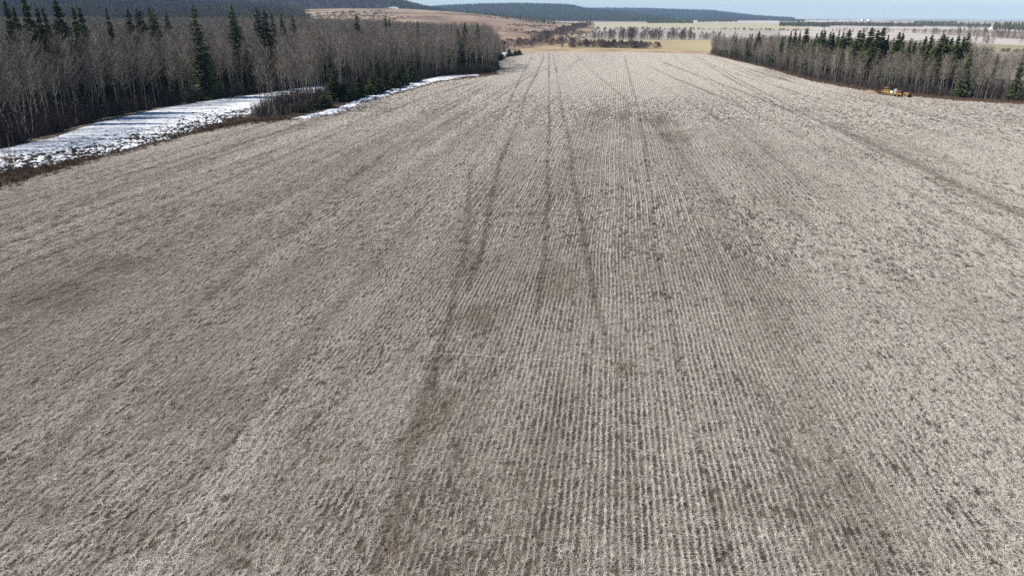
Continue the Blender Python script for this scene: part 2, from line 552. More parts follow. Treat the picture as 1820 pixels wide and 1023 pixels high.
def field_masks(x, y):
    tr = np.zeros(x.shape)
    wx = x + (vn(x * 0.05, y * 0.05, 91) - 0.5) * 0.15
    for line, w, s in TRACKS:
        bx0, by0 = line.min(0) - 3; bx1, by1 = line.max(0) + 3
        k = np.where((x > bx0) & (x < bx1) & (y > by0) & (y < by1))[0]
        if len(k) == 0: continue
        d = dist_poly(wx[k], y[k], line)
        soft = 0.7 + 0.0025 * np.hypot(x[k], y[k])
        v = s * (1 - sstep(w * 0.5, w + 0.35 * soft, d)) * (0.85 + 0.3 * vn(x[k] * 0.2, y[k] * 0.03, 5))
        tr[k] = np.maximum(tr[k], v)
    # seeding and spraying passes: faint wheel pairs along the rows
    for k_, off in enumerate(np.arange(-150, 260, 9.1)):
        if -24 < off < 24:
            continue
        s = 0.30 + 0.45 * ((k_ * 0.618) % 1)
        for e in (-1.15, 1.15):
            cx = off + e + 1.4 * (vn(y * 0.012, y * 0 + k_, 11) - 0.5)
            d = np.abs(x - cx)
            tr = np.maximum(tr, s * (1 - sstep(0.15, 0.55, d)) * (0.35 + .9 * vn(y * 0.015, y * 0 + k_ * 3.3, 13)))
    dm = np.zeros(x.shape)
    wob = (fbm(x * 0.5, y * 0.22, 21, 5) - 0.5)
    for cx, cy, w, l, s in DAMP:
        k = np.where((np.abs(x - cx) < w * 2.2) & (np.abs(y - cy) < l * 2.2))[0]
        if len(k) == 0: continue
        d = np.hypot((x[k] - cx) / w, (y[k] - cy) / l) + wob[k] * 2.6
        dm[k] = np.maximum(dm[k], s * (1 - sstep(0.35, 1.25, d)))
    big = fbm(x * 0.035, y * 0.014, 31, 5)
    dm = np.maximum(dm, 0.5 * sstep(0.58, 0.76, big))
    return tr, dm


rs = np.geomspace(9, 560, 330)
ths = np.linspace(-R(62), R(62), 1500)
fx, fy, fF = polar_grid(rs, ths)
ok = inside(FIELD, fx + (vn(fx * 0.4, fy * 0.4, 3) - 0.5) * 1.6, fy + (vn(fx * 0.4, fy * 0.4, 4) - 0.5) * 1.6)
fF = fF[ok[fF].all(1)]
used = np.unique(fF); remap = np.full(len(fx), -1); remap[used] = np.arange(len(used))
fF = remap[fF]; fx = fx[used]; fy = fy[used]
tr, dm = field_masks(fx, fy)
fz = 0.05 * (fbm(fx * 0.6, fy * 0.4, 41, 3) - 0.5) - 0.05 * tr
field = link('stubble_field', mesh_np('stubble_field', np.stack([fx, fy, fz], 1), fF, [M_FIELD], {'track': tr, 'damp': dm, 'grazing_pale': .7 * sstep(130, 270, fy + 20 * (fbm(fx * .03, fy * .03, 33, 3) - .5)) * (1 - .6 * dm) * (1 - .7 * tr)}, True))  # ramp with distance for the painted grazing-view brightness, less on damp and tracks
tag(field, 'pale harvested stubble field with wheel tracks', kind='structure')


# ---- stubble: rows of cut stalks and loose straw
def straw_tile(length, width, n_stand, n_lie, w, rows=1, seed=0, hmin=0.08, hmax=0.20, flat=0.5, zl=(0.015, 0.085)):
    r = random.Random(seed)
    b = MB()
    for k in range(n_stand):
        row = r.randrange(rows)
        x = (row - (rows - 1) / 2) * 0.28 + r.gauss(0, 0.024)
        y = r.uniform(-length / 2, length / 2)
        h = r.uniform(hmin, hmax)
        a = r.uniform(0, math.pi)
        side = Vector((math.cos(a), math.sin(a), 0))
        lean = Vector((r.gauss(0, 0.45), r.gauss(0, 0.6), 1)).normalized()
        p = Vector((x, y, -0.02))
        b.ribbon(p, p + lean * h, w, side)
    for k in range(n_lie):
        x = r.uniform(-width / 2, width / 2); y = r.uniform(-length / 2, length / 2)
        a = r.gauss(math.pi / 2, 0.7) if r.random() < 0.6 else r.uniform(0, math.pi)
        l = r.uniform(0.08, 0.34)
        d = Vector((math.cos(a), math.sin(a), r.gauss(0, 0.16))).normalized()
        side = Vector((-math.sin(a), math.cos(a), r.uniform(-flat, flat))).normalized()
        p = Vector((x, y, r.uniform(*zl)))
        b.ribbon(p - d * l / 2, p + d * l / 2, w, side)
    return b.mesh('straw_tile', M_STRAW)


def long_straws(seed):
    r = random.Random(seed); b = MB()
    for k in range(5):
        x = r.uniform(-.6, .6); y = r.uniform(-.6, .6); a = r.uniform(0, 6.28); z = r.uniform(.08, .16)
        p = Vector((x, y, z))
        for j in range(3):
            d = Vector((math.cos(a), math.sin(a), r.gauss(0, .15))) * r.uniform(.08, .19)
            sd_ = Vector((-math.sin(a), math.cos(a), r.uniform(-.4, .4))).normalized() * .007
            b.quad(p - sd_, p + sd_, p + d + sd_, p + d - sd_)
            p = p + d; a += r.gauss(0, .5)
    return b.mesh('long_straw', M_STRAW)


near_protos = make_protos('stubble_near', [straw_tile(0.5, 0.10, 32, 18, 0.012, 1, 10 + i, zl=(.03, .12)) for i in range(6)] +
                          [straw_tile(0.42, 0.40, 3, 24, 0.012, 1, 30 + i, zl=(.005, .06)) for i in range(5)] + [long_straws(3)])
mid_protos = make_protos('stubble_mid', [straw_tile(1.0, 0.13, 26, 30, 0.024, 1, 50 + i, zl=(.03, .14)) for i in range(6)] +
                         [straw_tile(0.95, 0.95, 4, 56, 0.024, 1, 70 + i, zl=(.01, .09)) for i in range(5)])
far_protos = make_protos('stubble_far', [straw_tile(1.4, 0.36, 8, 62, 0.055, 1, 90 + i, flat=.35, zl=(.03, .15)) for i in range(6)])


def row_points(r0, r1, step_y, row_w):
    """points along the seed rows in the wedge of field between r0 and r1"""
    half = R(40)
    xs = np.arange(-2400, 2401) * row_w
    xs = xs[np.abs(xs) < r1]
    ys = np.arange(0, r1, step_y)
    out = []
    for x in xs:
        y = ys + RNG.uniform(-0.2, 0.2) * step_y
        rr = np.hypot(x, y)
        an = np.arctan2(-x, y) - YAW
        marg = 9 / np.maximum(rr, 10)
        k = (rr > r0) & (rr < r1) & (np.abs(an) < half + marg)
        if k.any():
            out.append(np.stack([np.full(k.sum(), x), y[k]], 1))
    P = np.concatenate(out)
    return P[inside(FIELD, P[:, 0], P[:, 1])]


def row_show(X, Y):
    return np.clip(1.55 - np.abs(X - 4 - 0.02 * Y) / (5 + .21 * np.hypot(X, Y)) + (fbm(X * 0.10, Y * 0.03, 77, 4) - .5) * 2.2, 0.1, 1)


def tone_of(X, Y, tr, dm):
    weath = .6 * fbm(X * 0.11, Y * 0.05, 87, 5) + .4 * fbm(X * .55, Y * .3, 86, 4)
    side = np.interp(X - .2 * (Y - 40), [-50, -15, 10, 40], [.40, .54, .80, 1.12])  # near left darkened, right lightened: backlit and frontlit look put into the tone
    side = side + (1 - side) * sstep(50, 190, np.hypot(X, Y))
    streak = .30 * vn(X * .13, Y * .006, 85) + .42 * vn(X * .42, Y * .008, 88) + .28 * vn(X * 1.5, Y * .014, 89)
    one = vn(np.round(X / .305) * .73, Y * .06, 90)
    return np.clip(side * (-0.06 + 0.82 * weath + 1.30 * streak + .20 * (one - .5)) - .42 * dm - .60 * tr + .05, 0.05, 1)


def stubble(name, r0, r1, step, rw, protos, nv, loose, label):
    def belt(P):
        # ragged, overlapping borders between the belts
        rr = np.hypot(P[:, 0], P[:, 1]) * (1 + .46 * (RNG.random(len(P)) - .5) + .25 * (fbm(P[:, 0] * .05, P[:, 1] * .05, 63, 3) - .5))
        return P[(rr >= r0) & (rr < r1)]
    P = belt(row_points(max(16, r0 * .7), r1 * 1.45, step, rw))
    X, Y = P[:, 0], P[:, 1]
    tr, dm = field_masks(X, Y)
    # seed rows stand clearest down the middle of the field, elsewhere the straw lies over them
    rowvis = row_show(X, Y)
    wob = (fbm(X * 0.05, Y * 0.05, 61, 2) - 0.5) * 0.5 + (vn(X / .305, Y * .5, 65) - .5) * .09 + (1 - rowvis) * RNG.normal(0, .10 if loose else .22, len(X))
    clump = vn(X / .305, Y * 0.9, 71)
    alt = np.where(np.round(X / .305) % 2 == 0, 1.0, -1.0) * rowvis * sstep(25, 90, np.hypot(X, Y))
    patchy = fbm(X * 0.30, Y * 0.12, 73, 4)
    if not loose:
        clump = np.ones(len(X)); patchy = .3 + .4 * patchy; dm = dm * 1.5; tr = np.minimum(1, tr * 1.5)
    gone = tr * 0.36 + dm * 0.22 + np.maximum(0, 0.30 - clump) * (.8 - .5 * sstep(8, 22, X - .05 * Y)) + (0.44 - patchy) * (.55 - .3 * sstep(8, 22, X - .05 * Y)) + .12 * (1 - rowvis) - .12 * alt
    keep = RNG.random(len(P)) > np.clip(gone, 0, 0.9)
    n = keep.sum()
    sz = RNG.uniform(0.55, 1.25, n) * (1 - 0.5 * tr[keep]) * (0.6 + 0.7 * patchy[keep]) * (1 + .22 * alt[keep])
    pos = np.stack([X[keep] + wob[keep] + RNG.normal(0, 0.014, n), Y[keep], -0.02 * tr[keep]], 1)
    rot = RNG.normal(0, 0.06, n) + math.pi * (RNG.random(n) > 0.5)
    idx = RNG.integers(0, nv, n)
    sc = np.stack([RNG.uniform(0.8, 1.25, n), RNG.uniform(0.9, 1.15, n), sz], 1)
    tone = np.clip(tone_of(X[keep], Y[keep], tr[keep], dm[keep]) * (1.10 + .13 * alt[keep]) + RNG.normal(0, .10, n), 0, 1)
    if loose:
        # loose straw: a broken layer between and over the rows, full of small dark gaps
        sp, nl, extra = loose
        gxs, gys = np.meshgrid(np.arange(X.min(), X.max(), sp), np.arange(Y.min(), Y.max(), sp))
        L = np.stack([gxs.ravel(), gys.ravel()], 1)
        L += RNG.uniform(-.55, .55, L.shape) * sp
        rl = np.hypot(L[:, 0], L[:, 1])
        k = (rl > max(16, r0 * .7)) & (rl < r1 * 1.45) & (np.abs(np.arctan2(-L[:, 0], L[:, 1]) - YAW) < R(40) + 9 / np.maximum(rl, 10))
        L = L[k]
        L = belt(L[inside(FIELD, L[:, 0], L[:, 1])])
        a, b = L[:, 0], L[:, 1]
        tl, dl = field_masks(a, b)
        rv = row_show(a, b)
        hole = vn(a * 1.9, b * 1.15, 83) * .6 + vn(a * 4.1, b * 2.6, 84) * .4
        cover = fbm(a * 0.35, b * 0.22, 81, 4)
        p = sstep(.14, .50, hole + (cover - .5) * .9 - .22 * rv + .04 + .10 * sstep(6, 20, a - .1 * b) - .12 * dl - .03 * tl)
        q = RNG.random(len(L)) < np.maximum(p * .92, .28)
        L, tl, dl, rv, cover = L[q], tl[q], dl[q], rv[q], cover[q]
        k = len(L)
        pos = np.vstack([pos, np.stack([L[:, 0], L[:, 1], RNG.uniform(-0.01, 0.03, k) + .03 * (cover - .5)], 1)])
        rot = np.concatenate([rot, RNG.normal(0, .6, k) + math.pi * (RNG.random(k) > 0.5)])
        s = RNG.uniform(0.75, 1.2, k)
        sc = np.vstack([sc, np.stack([s, s, RNG.uniform(.5, 1.5, k)], 1)])
        li = RNG.integers(nv, nv + nl, k)
        if extra:
            li = np.where(RNG.random(k) < .022, nv + nl, li)
        idx = np.concatenate([idx, li])
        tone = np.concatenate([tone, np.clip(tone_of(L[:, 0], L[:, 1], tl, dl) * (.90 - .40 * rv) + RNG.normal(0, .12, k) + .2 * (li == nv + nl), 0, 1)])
    print(name, len(pos))
    return scatter(name, pos, rot, sc, idx, protos, label, 'stubble', tone)


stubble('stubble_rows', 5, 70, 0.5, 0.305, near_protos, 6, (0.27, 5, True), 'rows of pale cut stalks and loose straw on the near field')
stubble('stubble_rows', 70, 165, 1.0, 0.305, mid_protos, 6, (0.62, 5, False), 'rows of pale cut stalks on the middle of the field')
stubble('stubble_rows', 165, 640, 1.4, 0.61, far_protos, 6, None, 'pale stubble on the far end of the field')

# a thin line of straw dropped across the rows
lp = [(770, 630), (850, 634), (930, 641), (1010, 645), (1095, 655)]
LP = poly(lp)
seg = np.concatenate([np.linspace(LP[i], LP[i + 1], 40) for i in range(len(LP) - 1)])
k = len(seg)
scatter('straw_line', np.stack([seg[:, 0], seg[:, 1] + RNG.normal(0, .08, k), np.full(k, 0.13)], 1), RNG.normal(1.5, 0.3, k), np.full(k, 0.3) * RNG.uniform(.5, 1.2, k), RNG.integers(6, 10, k), near_protos,
        'thin line of dropped straw lying across the rows', 'straw', np.ones(k))

# ------------------------------------------------------------------ margins, forest floor and snow
def sheet(name, P, z, mat, label, step=None, kind='structure', bumps=0.0):
    """flat sheet over the outline P; with step it becomes a fine relief grid"""
    if step is None:
        me = bpy.data.meshes.new(name)
        me.from_pydata([(x, y, z) for x, y in P], [], [tuple(range(len(P)))])
        me.materials.append(mat)
        if me.polygons[0].normal.z < 0:
            me.flip_normals()
        me.update()
    else:
        x0, y0 = P.min(0) - step; x1, y1 = P.max(0) + step
        gx = np.arange(x0, x1, step); gy = np.arange(y0, y1, step)
        X, Y = np.meshgrid(gx, gy)
        n, m = X.shape
        X = X.ravel() + 0; Y = Y.ravel() + 0
        ins = inside(P, X + (vn(X * .3, Y * .3, 7) - .5) * 3, Y + (vn(X * .3, Y * .3, 8) - .5) * 3)
        i = np.arange(n - 1)[:, None] * m + np.arange(m - 1)[None, :]
        F = np.stack([i, i + 1, i + m + 1, i + m], -1).reshape(-1, 4)
        F = F[ins[F].all(1)]
        u = np.unique(F); rm = np.full(len(X), -1); rm[u] = np.arange(len(u))
        X = X[u]; Y = Y[u]; F = rm[F]
        Z = z + bumps * (fbm(X * .35, Y * .35, 9, 5) - .5)
        me = mesh_np(name, np.stack([X, Y, Z], 1), F, [mat], smooth=True)
    return tag(link(name, me), label, kind=kind)


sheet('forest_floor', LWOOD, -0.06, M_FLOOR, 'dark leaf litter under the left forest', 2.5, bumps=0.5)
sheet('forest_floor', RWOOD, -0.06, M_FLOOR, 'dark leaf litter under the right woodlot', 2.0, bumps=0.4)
MARG = poly([(-400, 410), (-260, 330), (0, 262), (100, 240), (180, 214), (300, 188), (400, 173), (470, 164), (600, 150), (760, 140), (885, 127), (900, 133), (780, 147), (664, 179), (600, 204), (540, 215), (440, 223), (330, 247), (160, 292), (0, 342), (-400, 470)])
sheet('field_margin', MARG, -0.09, M_MARGIN, 'dark brown rough margin between field and forest', 0.7, bumps=0.3)
RMARG = poly([(1255, 95), (1350, 114), (1440, 138), (1560, 159), (1700, 171), (1820, 178), (2100, 190), (2100, 203), (1820, 187), (1700, 179.5), (1560, 166.5), (1440, 145), (1350, 119), (1262, 98.5)])
sheet('field_margin', RMARG, -0.05, M_MARGIN, 'brown grassy margin along the right woodlot', 0.8, bumps=0.25)


def snow(name, P, step, melt_line, label, thick=0.16):
    x0, y0 = P.min(0) - 1; x1, y1 = P.max(0) + 1
    X, Y = np.meshgrid(np.arange(x0, x1, step), np.arange(y0, y1, step))
    n, m = X.shape; X = X.ravel(); Y = Y.ravel()
    ins = inside(P, X, Y)
    dE = dist_poly(X, Y, P, True)
    dM = dist_poly(X, Y, melt_line)
    fine = fbm(X * 2.3, Y * 1.7, 101, 4)
    big = fbm(X * 0.12, Y * 0.12, 102, 3)
    cover = np.where(ins, np.minimum(1, dE / 1.2), -dE)
    melt = sstep(17, 3, dM + (big - 0.5) * 7)
    Z = -0.05 + thick * np.minimum(cover, 1) + 0.06 * (fine - 0.5) - melt * (0.02 + 1.0 * np.clip(0.68 - fine, 0, 1)) + 0.05 * (big - .5)
    Z = np.maximum(Z, -0.4)
    i = np.arange(n - 1)[:, None] * m + np.arange(m - 1)[None, :]
    F = np.stack([i, i + 1, i + m + 1, i + m], -1).reshape(-1, 4)
    F = F[(cover[F] > -0.6).any(1) & (Z[F] > -0.12).any(1)]
    u = np.unique(F); rm = np.full(len(X), -1); rm[u] = np.arange(len(u))
    me = mesh_np(name, np.stack([X[u], Y[u], Z[u]], 1), rm[F], [M_SNOW], smooth=True)
    return tag(link(name, me), label, 'snow', kind='structure')


MELT1 = poly([(-260, 385), (0, 306), (100, 289), (200, 274), (300, 247), (360, 229), (450, 202)])
MELT2 = poly([(480, 215), (540, 213), (600, 204), (664, 179), (730, 162), (780, 147), (830, 140), (880, 135)])
snow('snow_patch', SNOW1, 0.2, MELT1, 'wide snow patch melting between left forest and field')
snow('snow_strip', SNOW2, 0.22, MELT2 + np.array([0.5, -9.0]), 'narrow snow strip along the dark spruces', 0.2)
SN3 = poly([(889, 95), (906, 93), (905, 98), (893, 100)])
snow('snow_remnant', SN3, 0.6, SN3[:2] + 200, 'small white snow remnant between the little spruces', 0.3)

# ------------------------------------------------------------------ plants: meshes shared by all copies
def aspen_meshes(H, seed, dense=1.0):
    r = random.Random(seed)
    tr = MB(); cr = MB()
    bend = [Vector((0, 0, 0))]
    ang = r.uniform(0, 6.28); lean = r.uniform(0, 0.05)
    n = 8
    for i in range(n):
        t = (i + 1) / n
        off = Vector((math.cos(ang), math.sin(ang), 0)) * (lean * H * t + 0.25 * math.sin(t * 4 + seed) * t)
        bend.append(off + Vector((0, 0, H * t)))
    r0 = 0.045 + 0.0036 * H
    rad = [r0 * (1 - 0.88 * (i / n) ** 0.9) for i in range(n + 1)]
    tr.tube(bend, rad, 5)

    def pt(t):
        f = t * n; i = min(n - 1, int(f)); f -= i
        return bend[i].lerp(bend[i + 1], f)
    nb = int(44 * dense)
    for k in range(nb):
        t = 0.36 + 0.62 * (k + r.random()) / nb
        p = pt(t)
        if t < 0.5 and r.random() < 0.35:
            continue
        a = r.uniform(0, 6.28)
        L = (0.5 + 2.4 * math.sin(math.pi * min(1, (t - 0.22) / 0.82)) ** 0.8) * r.uniform(0.6, 1.15) * H / 15
        el = r.uniform(0.45, 1.1)
        d = Vector((math.cos(a) * math.cos(el), math.sin(a) * math.cos(el), math.sin(el)))
        m_ = p + d * L * 0.55
        q = p + d * L + Vector((0, 0, 0.22 * L))
        cr.tube([p, m_, q], [0.035 * (1.2 - t), 0.022, 0.008], 3)
        for j in range(int(9 * dense)):
            s = r.uniform(0.2, 1.0)
            b0 = p.lerp(m_, s * 2) if s < 0.5 else m_.lerp(q, s * 2 - 1)
            dd = (d + Vector((r.gauss(0, .7), r.gauss(0, .7), r.gauss(0.35, .5)))).normalized()
            l = r.uniform(0.35, 1.0) * H / 15
            side = dd.orthogonal().normalized()
            side = Matrix.Rotation(r.uniform(0, 3.14), 3, dd) @ side
            cr.ribbon(b0, b0 + dd * l, 0.028, side)
    return tr.mesh('aspen_trunk', M_ASPEN), cr.mesh('aspen_crown', M_TWIG)


def spruce_meshes(H, rmax, seed, low=0.06):
    r = random.Random(seed)
    tr = MB(); cr = MB()
    tr.tube([(0, 0, -0.1), (0.03, 0.02, H * .5), (0, 0, H * 0.985)], [0.012 * H + 0.03, 0.007 * H + 0.02, 0.01], 6)
    nw = int(H * 2.6)
    for i in range(nw):
        t = low + (1 - low) * (i + r.random() * 0.7) / nw
        z = H * t
        rad = rmax * 1.22 * (1 - t) ** 0.72 * (0.7 + 0.55 * r.random()) + 0.10
        nb = 6 if t > 0.8 else 8
        a0 = r.uniform(0, 6.28)
        for k in range(nb):
            if r.random() < 0.10: continue
            a = a0 + 6.283 * k / nb + r.gauss(0, 0.16)
            L = rad * r.uniform(0.5, 1.25)
            d = Vector((math.cos(a), math.sin(a), 0)); s = Vector((-math.sin(a), math.cos(a), 0))
            drop = -0.22 - 0.30 * (1 - t) if t < 0.85 else 0.25
            p0 = Vector((0, 0, z))
            p1 = p0 + d * L * 0.5 + Vector((0, 0, drop * L * 0.55))
            p2 = p0 + d * L + Vector((0, 0, drop * L * 0.75))
            w = 0.20 * L + 0.10
            cr.quad(p0 - s * .04, p0 + s * .04, p1 + s * w - Vector((0, 0, .06)), p1 - s * w - Vector((0, 0, .06)))
            cr.tri(p1 - s * w * 0.9, p1 + s * w * .9, p2)
            nj = 4
            for j in range(nj):          # drooping twigs below the branch
                f0 = j / nj; f1 = (j + 1) / nj
                b0 = p0.lerp(p1, f0 * 2) if f0 < .5 else p1.lerp(p2, f0 * 2 - 1)
                b1 = p0.lerp(p1, f1 * 2) if f1 <= .5 else p1.lerp(p2, f1 * 2 - 1)
                hang = (0.28 + 0.5 * (1 - t)) * r.uniform(.5, 1.15)
                c_ = b0.lerp(b1, r.uniform(.2, .8)) - Vector((0, 0, hang)) + s * r.gauss(0, .12)
                cr.tri(b0, b1 + d * .05, c_)
            # hanging sprays
            for j in range(7):
                f = r.uniform(0.25, 1.0)
                b0 = p0.lerp(p2, f) + Vector((0, 0, 0.03))
                sg = r.choice((-1, 1))
                e = b0 + s * sg * r.uniform(0.15, 0.45) * (0.3 + L * .35) + d * r.uniform(0, .3) * L * .4 - Vector((0, 0, r.uniform(0.15, 0.8) * (0.35 + 0.25 * L)))
                cr.tri(b0 - d * 0.10 * (0.5 + L * .4), b0 + d * 0.12 * (0.5 + L * .4), e)
    for k in range(5):   # leader
        a = k * 1.26
        cr.tri((0, 0, H), (0.10 * math.cos(a), 0.10 * math.sin(a), H - 0.55), (0.10 * math.cos(a + 1), 0.10 * math.sin(a + 1), H - 0.6))
    return tr.mesh('spruce_trunk', M_SBARK), cr.mesh('spruce_crown', M_NEEDLE)


def shrub_mesh(H, spread, seed, mat, stems=16, tw=7, wid=0.03, name='shrub'):
    r = random.Random(seed)
    b = MB()
    for k in range(stems):
        a = r.uniform(0, 6.28)
        o = Vector((r.gauss(0, spread * .22), r.gauss(0, spread * .22), -0.05))
        d = Vector((math.cos(a) * r.uniform(0, 0.55), math.sin(a) * r.uniform(0, 0.55), 1)).normalized()
        L = H * r.uniform(0.6, 1.05)
        m_ = o + d * L * .5
        q = m_ + (d + Vector((r.gauss(0, .2), r.gauss(0, .2), .1))).normalized() * L * .5
        b.tube([o, m_, q], [wid * 1.1, wid * .8, wid * .3], 3)
        for j in range(tw):
            s = r.uniform(0.35, 1)
            b0 = o.lerp(m_, s * 2) if s < 0.5 else m_.lerp(q, s * 2 - 1)
            dd = (d + Vector((r.gauss(0, .6), r.gauss(0, .6), r.gauss(.2, .4)))).normalized()
            side = Matrix.Rotation(r.uniform(0, 3.14), 3, dd) @ dd.orthogonal().normalized()
            b.ribbon(b0, b0 + dd * H * r.uniform(.12, .32), wid, side)
    return b.mesh(name, mat)


def fuzzy_tree_mesh(H, wd, seed, mat, name, n=150, w=0.12, trunk=True):
    """small bare tree or bush for distances where single twigs are far below a pixel"""
    r = random.Random(seed)
    b = MB()
    if trunk:
        b.tube([(0, 0, -.1), (r.gauss(0, .1), 0, H * .4), (r.gauss(0, .2), r.gauss(0, .2), H * .9)], [.035 * H ** .7, .022 * H ** .7, .02], 4)
    for k in range(n):
        t = r.random() ** 0.7
        z0 = H * (0.07 + 0.84 * t)
        rr = wd * (.45 * (1 - t * t) + .55 * math.sin(math.pi * min(1, (0.10 + 0.86 * t)))) * math.sqrt(r.random()) * (1 + .35 * math.sin(seed * 2.1 + 9 * t))
        a = r.uniform(0, 6.28)
        p = Vector((rr * math.cos(a), rr * math.sin(a), z0))
        d = Vector((math.cos(a) * .5 + r.gauss(0, .4), math.sin(a) * .5 + r.gauss(0, .4), 1)).normalized()
        l = H * r.uniform(.08, .22)
        side = Matrix.Rotation(r.uniform(0, 3.14), 3, d) @ d.orthogonal().normalized()
        b.ribbon(p - d * l * .5, p + d * l * .5, w * r.uniform(.5, 1.2), side)
    return b.mesh(name, mat)


ASPEN = [aspen_meshes(H, s, dn) for H, s, dn in ((15.5, 1, 1.0), (14.5, 2, 1.1), (16.5, 3, 0.9), (13.5, 4, 1.0), (15.0, 5, 0.75), (12.5, 6, 1.1))]
ASPEN_H = [15.5, 14.5, 16.5, 13.5, 15.0, 12.5]
SPRUCE = [spruce_meshes(18, rm, s) for rm, s in ((2.5, 1), (2.1, 2), (2.9, 3), (2.3, 4), (1.9, 5))]


SPRUCE_HI = [spruce_meshes(18, rm, s, .42) for rm, s in ((2.4, 11), (2.0, 12), (2.8, 13))]
SPRUCE_MID = [spruce_meshes(18, rm, s, .22) for rm, s in ((2.4, 21), (2.1, 22), (2.8, 23))]


def joined(pair, name):
    """trunk and crown in one mesh, for the trees of the far mass"""
    V = []; F = []; mi = []
    for k, me in enumerate(pair):
        n = len(V)
        V += [tuple(v.co) for v in me.vertices]
        F += [tuple(i + n for i in p.vertices) for p in me.polygons]
        mi += [k] * len(me.polygons)
    m = mesh_np(name, V, F, [pair[0].materials[0], pair[1].materials[0]])
    m.polygons.foreach_set('material_index', mi)
    return m


FOREST_PROTOS = make_protos('forest_tree', [joined(a, 'aspen_whole') for a in ASPEN] + [joined(s, 'spruce_whole') for s in SPRUCE])
SHRUBS = [shrub_mesh(2.2, 1.6, 200 + i, M_WILLOW) for i in range(4)]
SHRUB_PROTOS = make_protos('shrub_proto', SHRUBS)


def tree(pair, name, loc, sc, label, cat, group, rz=None, tilt=0.0):
    o = empty(name, loc, label, cat, group, rz if rz is not None else random.uniform(0, 6.28), sc)
    if tilt:
        o.rotation_euler = (random.gauss(0, tilt), random.gauss(0, tilt), o.rotation_euler.z)
    link('trunk', pair[0], o); link('crown', pair[1], o)
    return o


# ---- spruces standing out of the left forest: (pixel x of the top, pixel y of the top, metres behind the forest edge)
def edge_dist(front, px):
    xs = [p[0] for p in front]; ys = [p[1] for p in front]
    p = at(px, float(np.interp(px, xs, ys)))
    return math.hypot(p.x, p.y)


LFRONT = [(-300, 325), (0, 262), (60, 247), (180, 211), (300, 187), (400, 172), (450, 165), (520, 158), (590, 150), (640, 178), (740, 150), (785, 136), (880, 129)]
RFRONT = [(1264, 96), (1350, 115), (1440, 140), (1560, 161), (1700, 174), (1820, 181), (2000, 190)]
HORIZ = 28.3


def hor(px):
    return HORIZ + (px - 910) * math.tan(ROLL)


def put_spruce(px, ytop, front, back, label, group, wide=1.0, base_y=None, kinds=None):
    if base_y is None:
        dist = edge_dist(front, px) + back
        loc = at_dist(px, dist, -0.05, ytop)
    else:
        loc = at(px, base_y, 0); loc.z = -0.05
        dist = math.hypot(loc.x, loc.y)
    # height such that the top is where the photograph has it
    d = fwd * FPX + rgt * (px - 910) - upv * (ytop - 511.5)
    H = CAM_H + d.z / math.hypot(d.x, d.y) * dist
    s = H / 18.0
    w = max(s, 0.55) * wide * (1.1 if front is RFRONT else 1.0)
    o = tree(random.choice(kinds or SPRUCE), 'spruce', loc, (w, w, s), label, 'spruce', group)
    return o


LS = [(7, 0, 10, 'dark spruce leaving the frame at the top left corner', 1.0),
      (22, 10, 24, 'slim spruce just right of the corner spruce, top left', .8),
      (40, -4, 14, 'broad tall spruce cut by the top edge, far left', 1.15),
      (64, 12, 30, 'first of two short spruce tips right of the broad far left spruce', .8),
      (75, 13, 34, 'second of two short spruce tips right of the broad far left spruce', .75),
      (97, -1, 12, 'full dark spruce reaching the top edge over the pale aspens', 1.2),
      (128, 10, 30, 'left one of a pair of ragged spruces near the far left', .9),
      (140, 13, 22, 'right one of a pair of ragged spruces near the far left', 1.0),
      (188, 14, 40, 'lone thin spruce tip over grey twigs left of the spruce pairs', .7),
      (226, 15, 52, 'dark spruce tip alone before the hill, left forest', .9),
      (241, 13, 60, 'left spruce of a close distant pair on the forest skyline', .8),
      (248, 14, 64, 'right spruce of a close distant pair on the forest skyline', .8),
      (264, 14, 70, 'left spruce of the small blunt pair on the forest skyline', .9),
      (271, 15, 74, 'right spruce of the small blunt pair on the forest skyline', .9),
      (294, 18, 84, 'faint small spruce left of the tallest dark spruce', .8),
      (342, 6, 7, 'tallest dark spruce, green to the ground behind the snow patch', 1.15),
      (411, 9, 12, 'pointed spruce with bare aspens in front, right of the tallest spruce', 1.0),
      (455, 13, 16, 'left one of the three spruces above the end of the snow patch', 1.05),
      (469, 18, 14, 'middle one of the three spruces above the end of the snow patch', 1.1),
      (482, 23, 40, 'right one of the three spruces above the end of the snow patch', .8),
      (499, 24, 70, 'small spruce tip before the foot of the wooded hill', .8),
      (519, 26, 60, 'narrow spruce tip against the brown pasture edge', .8),
      (633, 25, 90, 'spruce top alone against the brown pasture', 1.0),
      (685, 28, 140, 'left spruce tip of the pair below the hill snow', .8),
      (691, 31, 150, 'right spruce tip of the pair below the hill snow', .8),
      (742, 37, 90, 'slender spruce half hidden in the middle of the grey twigs', .7),
      (745, 58, 60, 'green spruce sunk among grey twigs below the slender one', 1.0),
      (802, 46, 30, 'leftmost of the four dark spruces near the forest corner', .9),
      (814, 49, 26, 'second of the four dark spruces near the forest corner', 1.0),
      (826, 39, 30, 'tallest of the four dark spruces near the forest corner', 1.05),
      (848, 40, 26, 'rightmost of the four dark spruces near the forest corner', 1.0)]
for px, yt, back, lab, w in LS:
    far_left = px < 200
    put_spruce(px, yt, LFRONT, back + (14 if far_left else 0), lab, 'spruces rising out of the left forest', w * (.85 if far_left else 1.05), kinds=SPRUCE if px == 342 else (SPRUCE_HI if far_left else SPRUCE_MID))
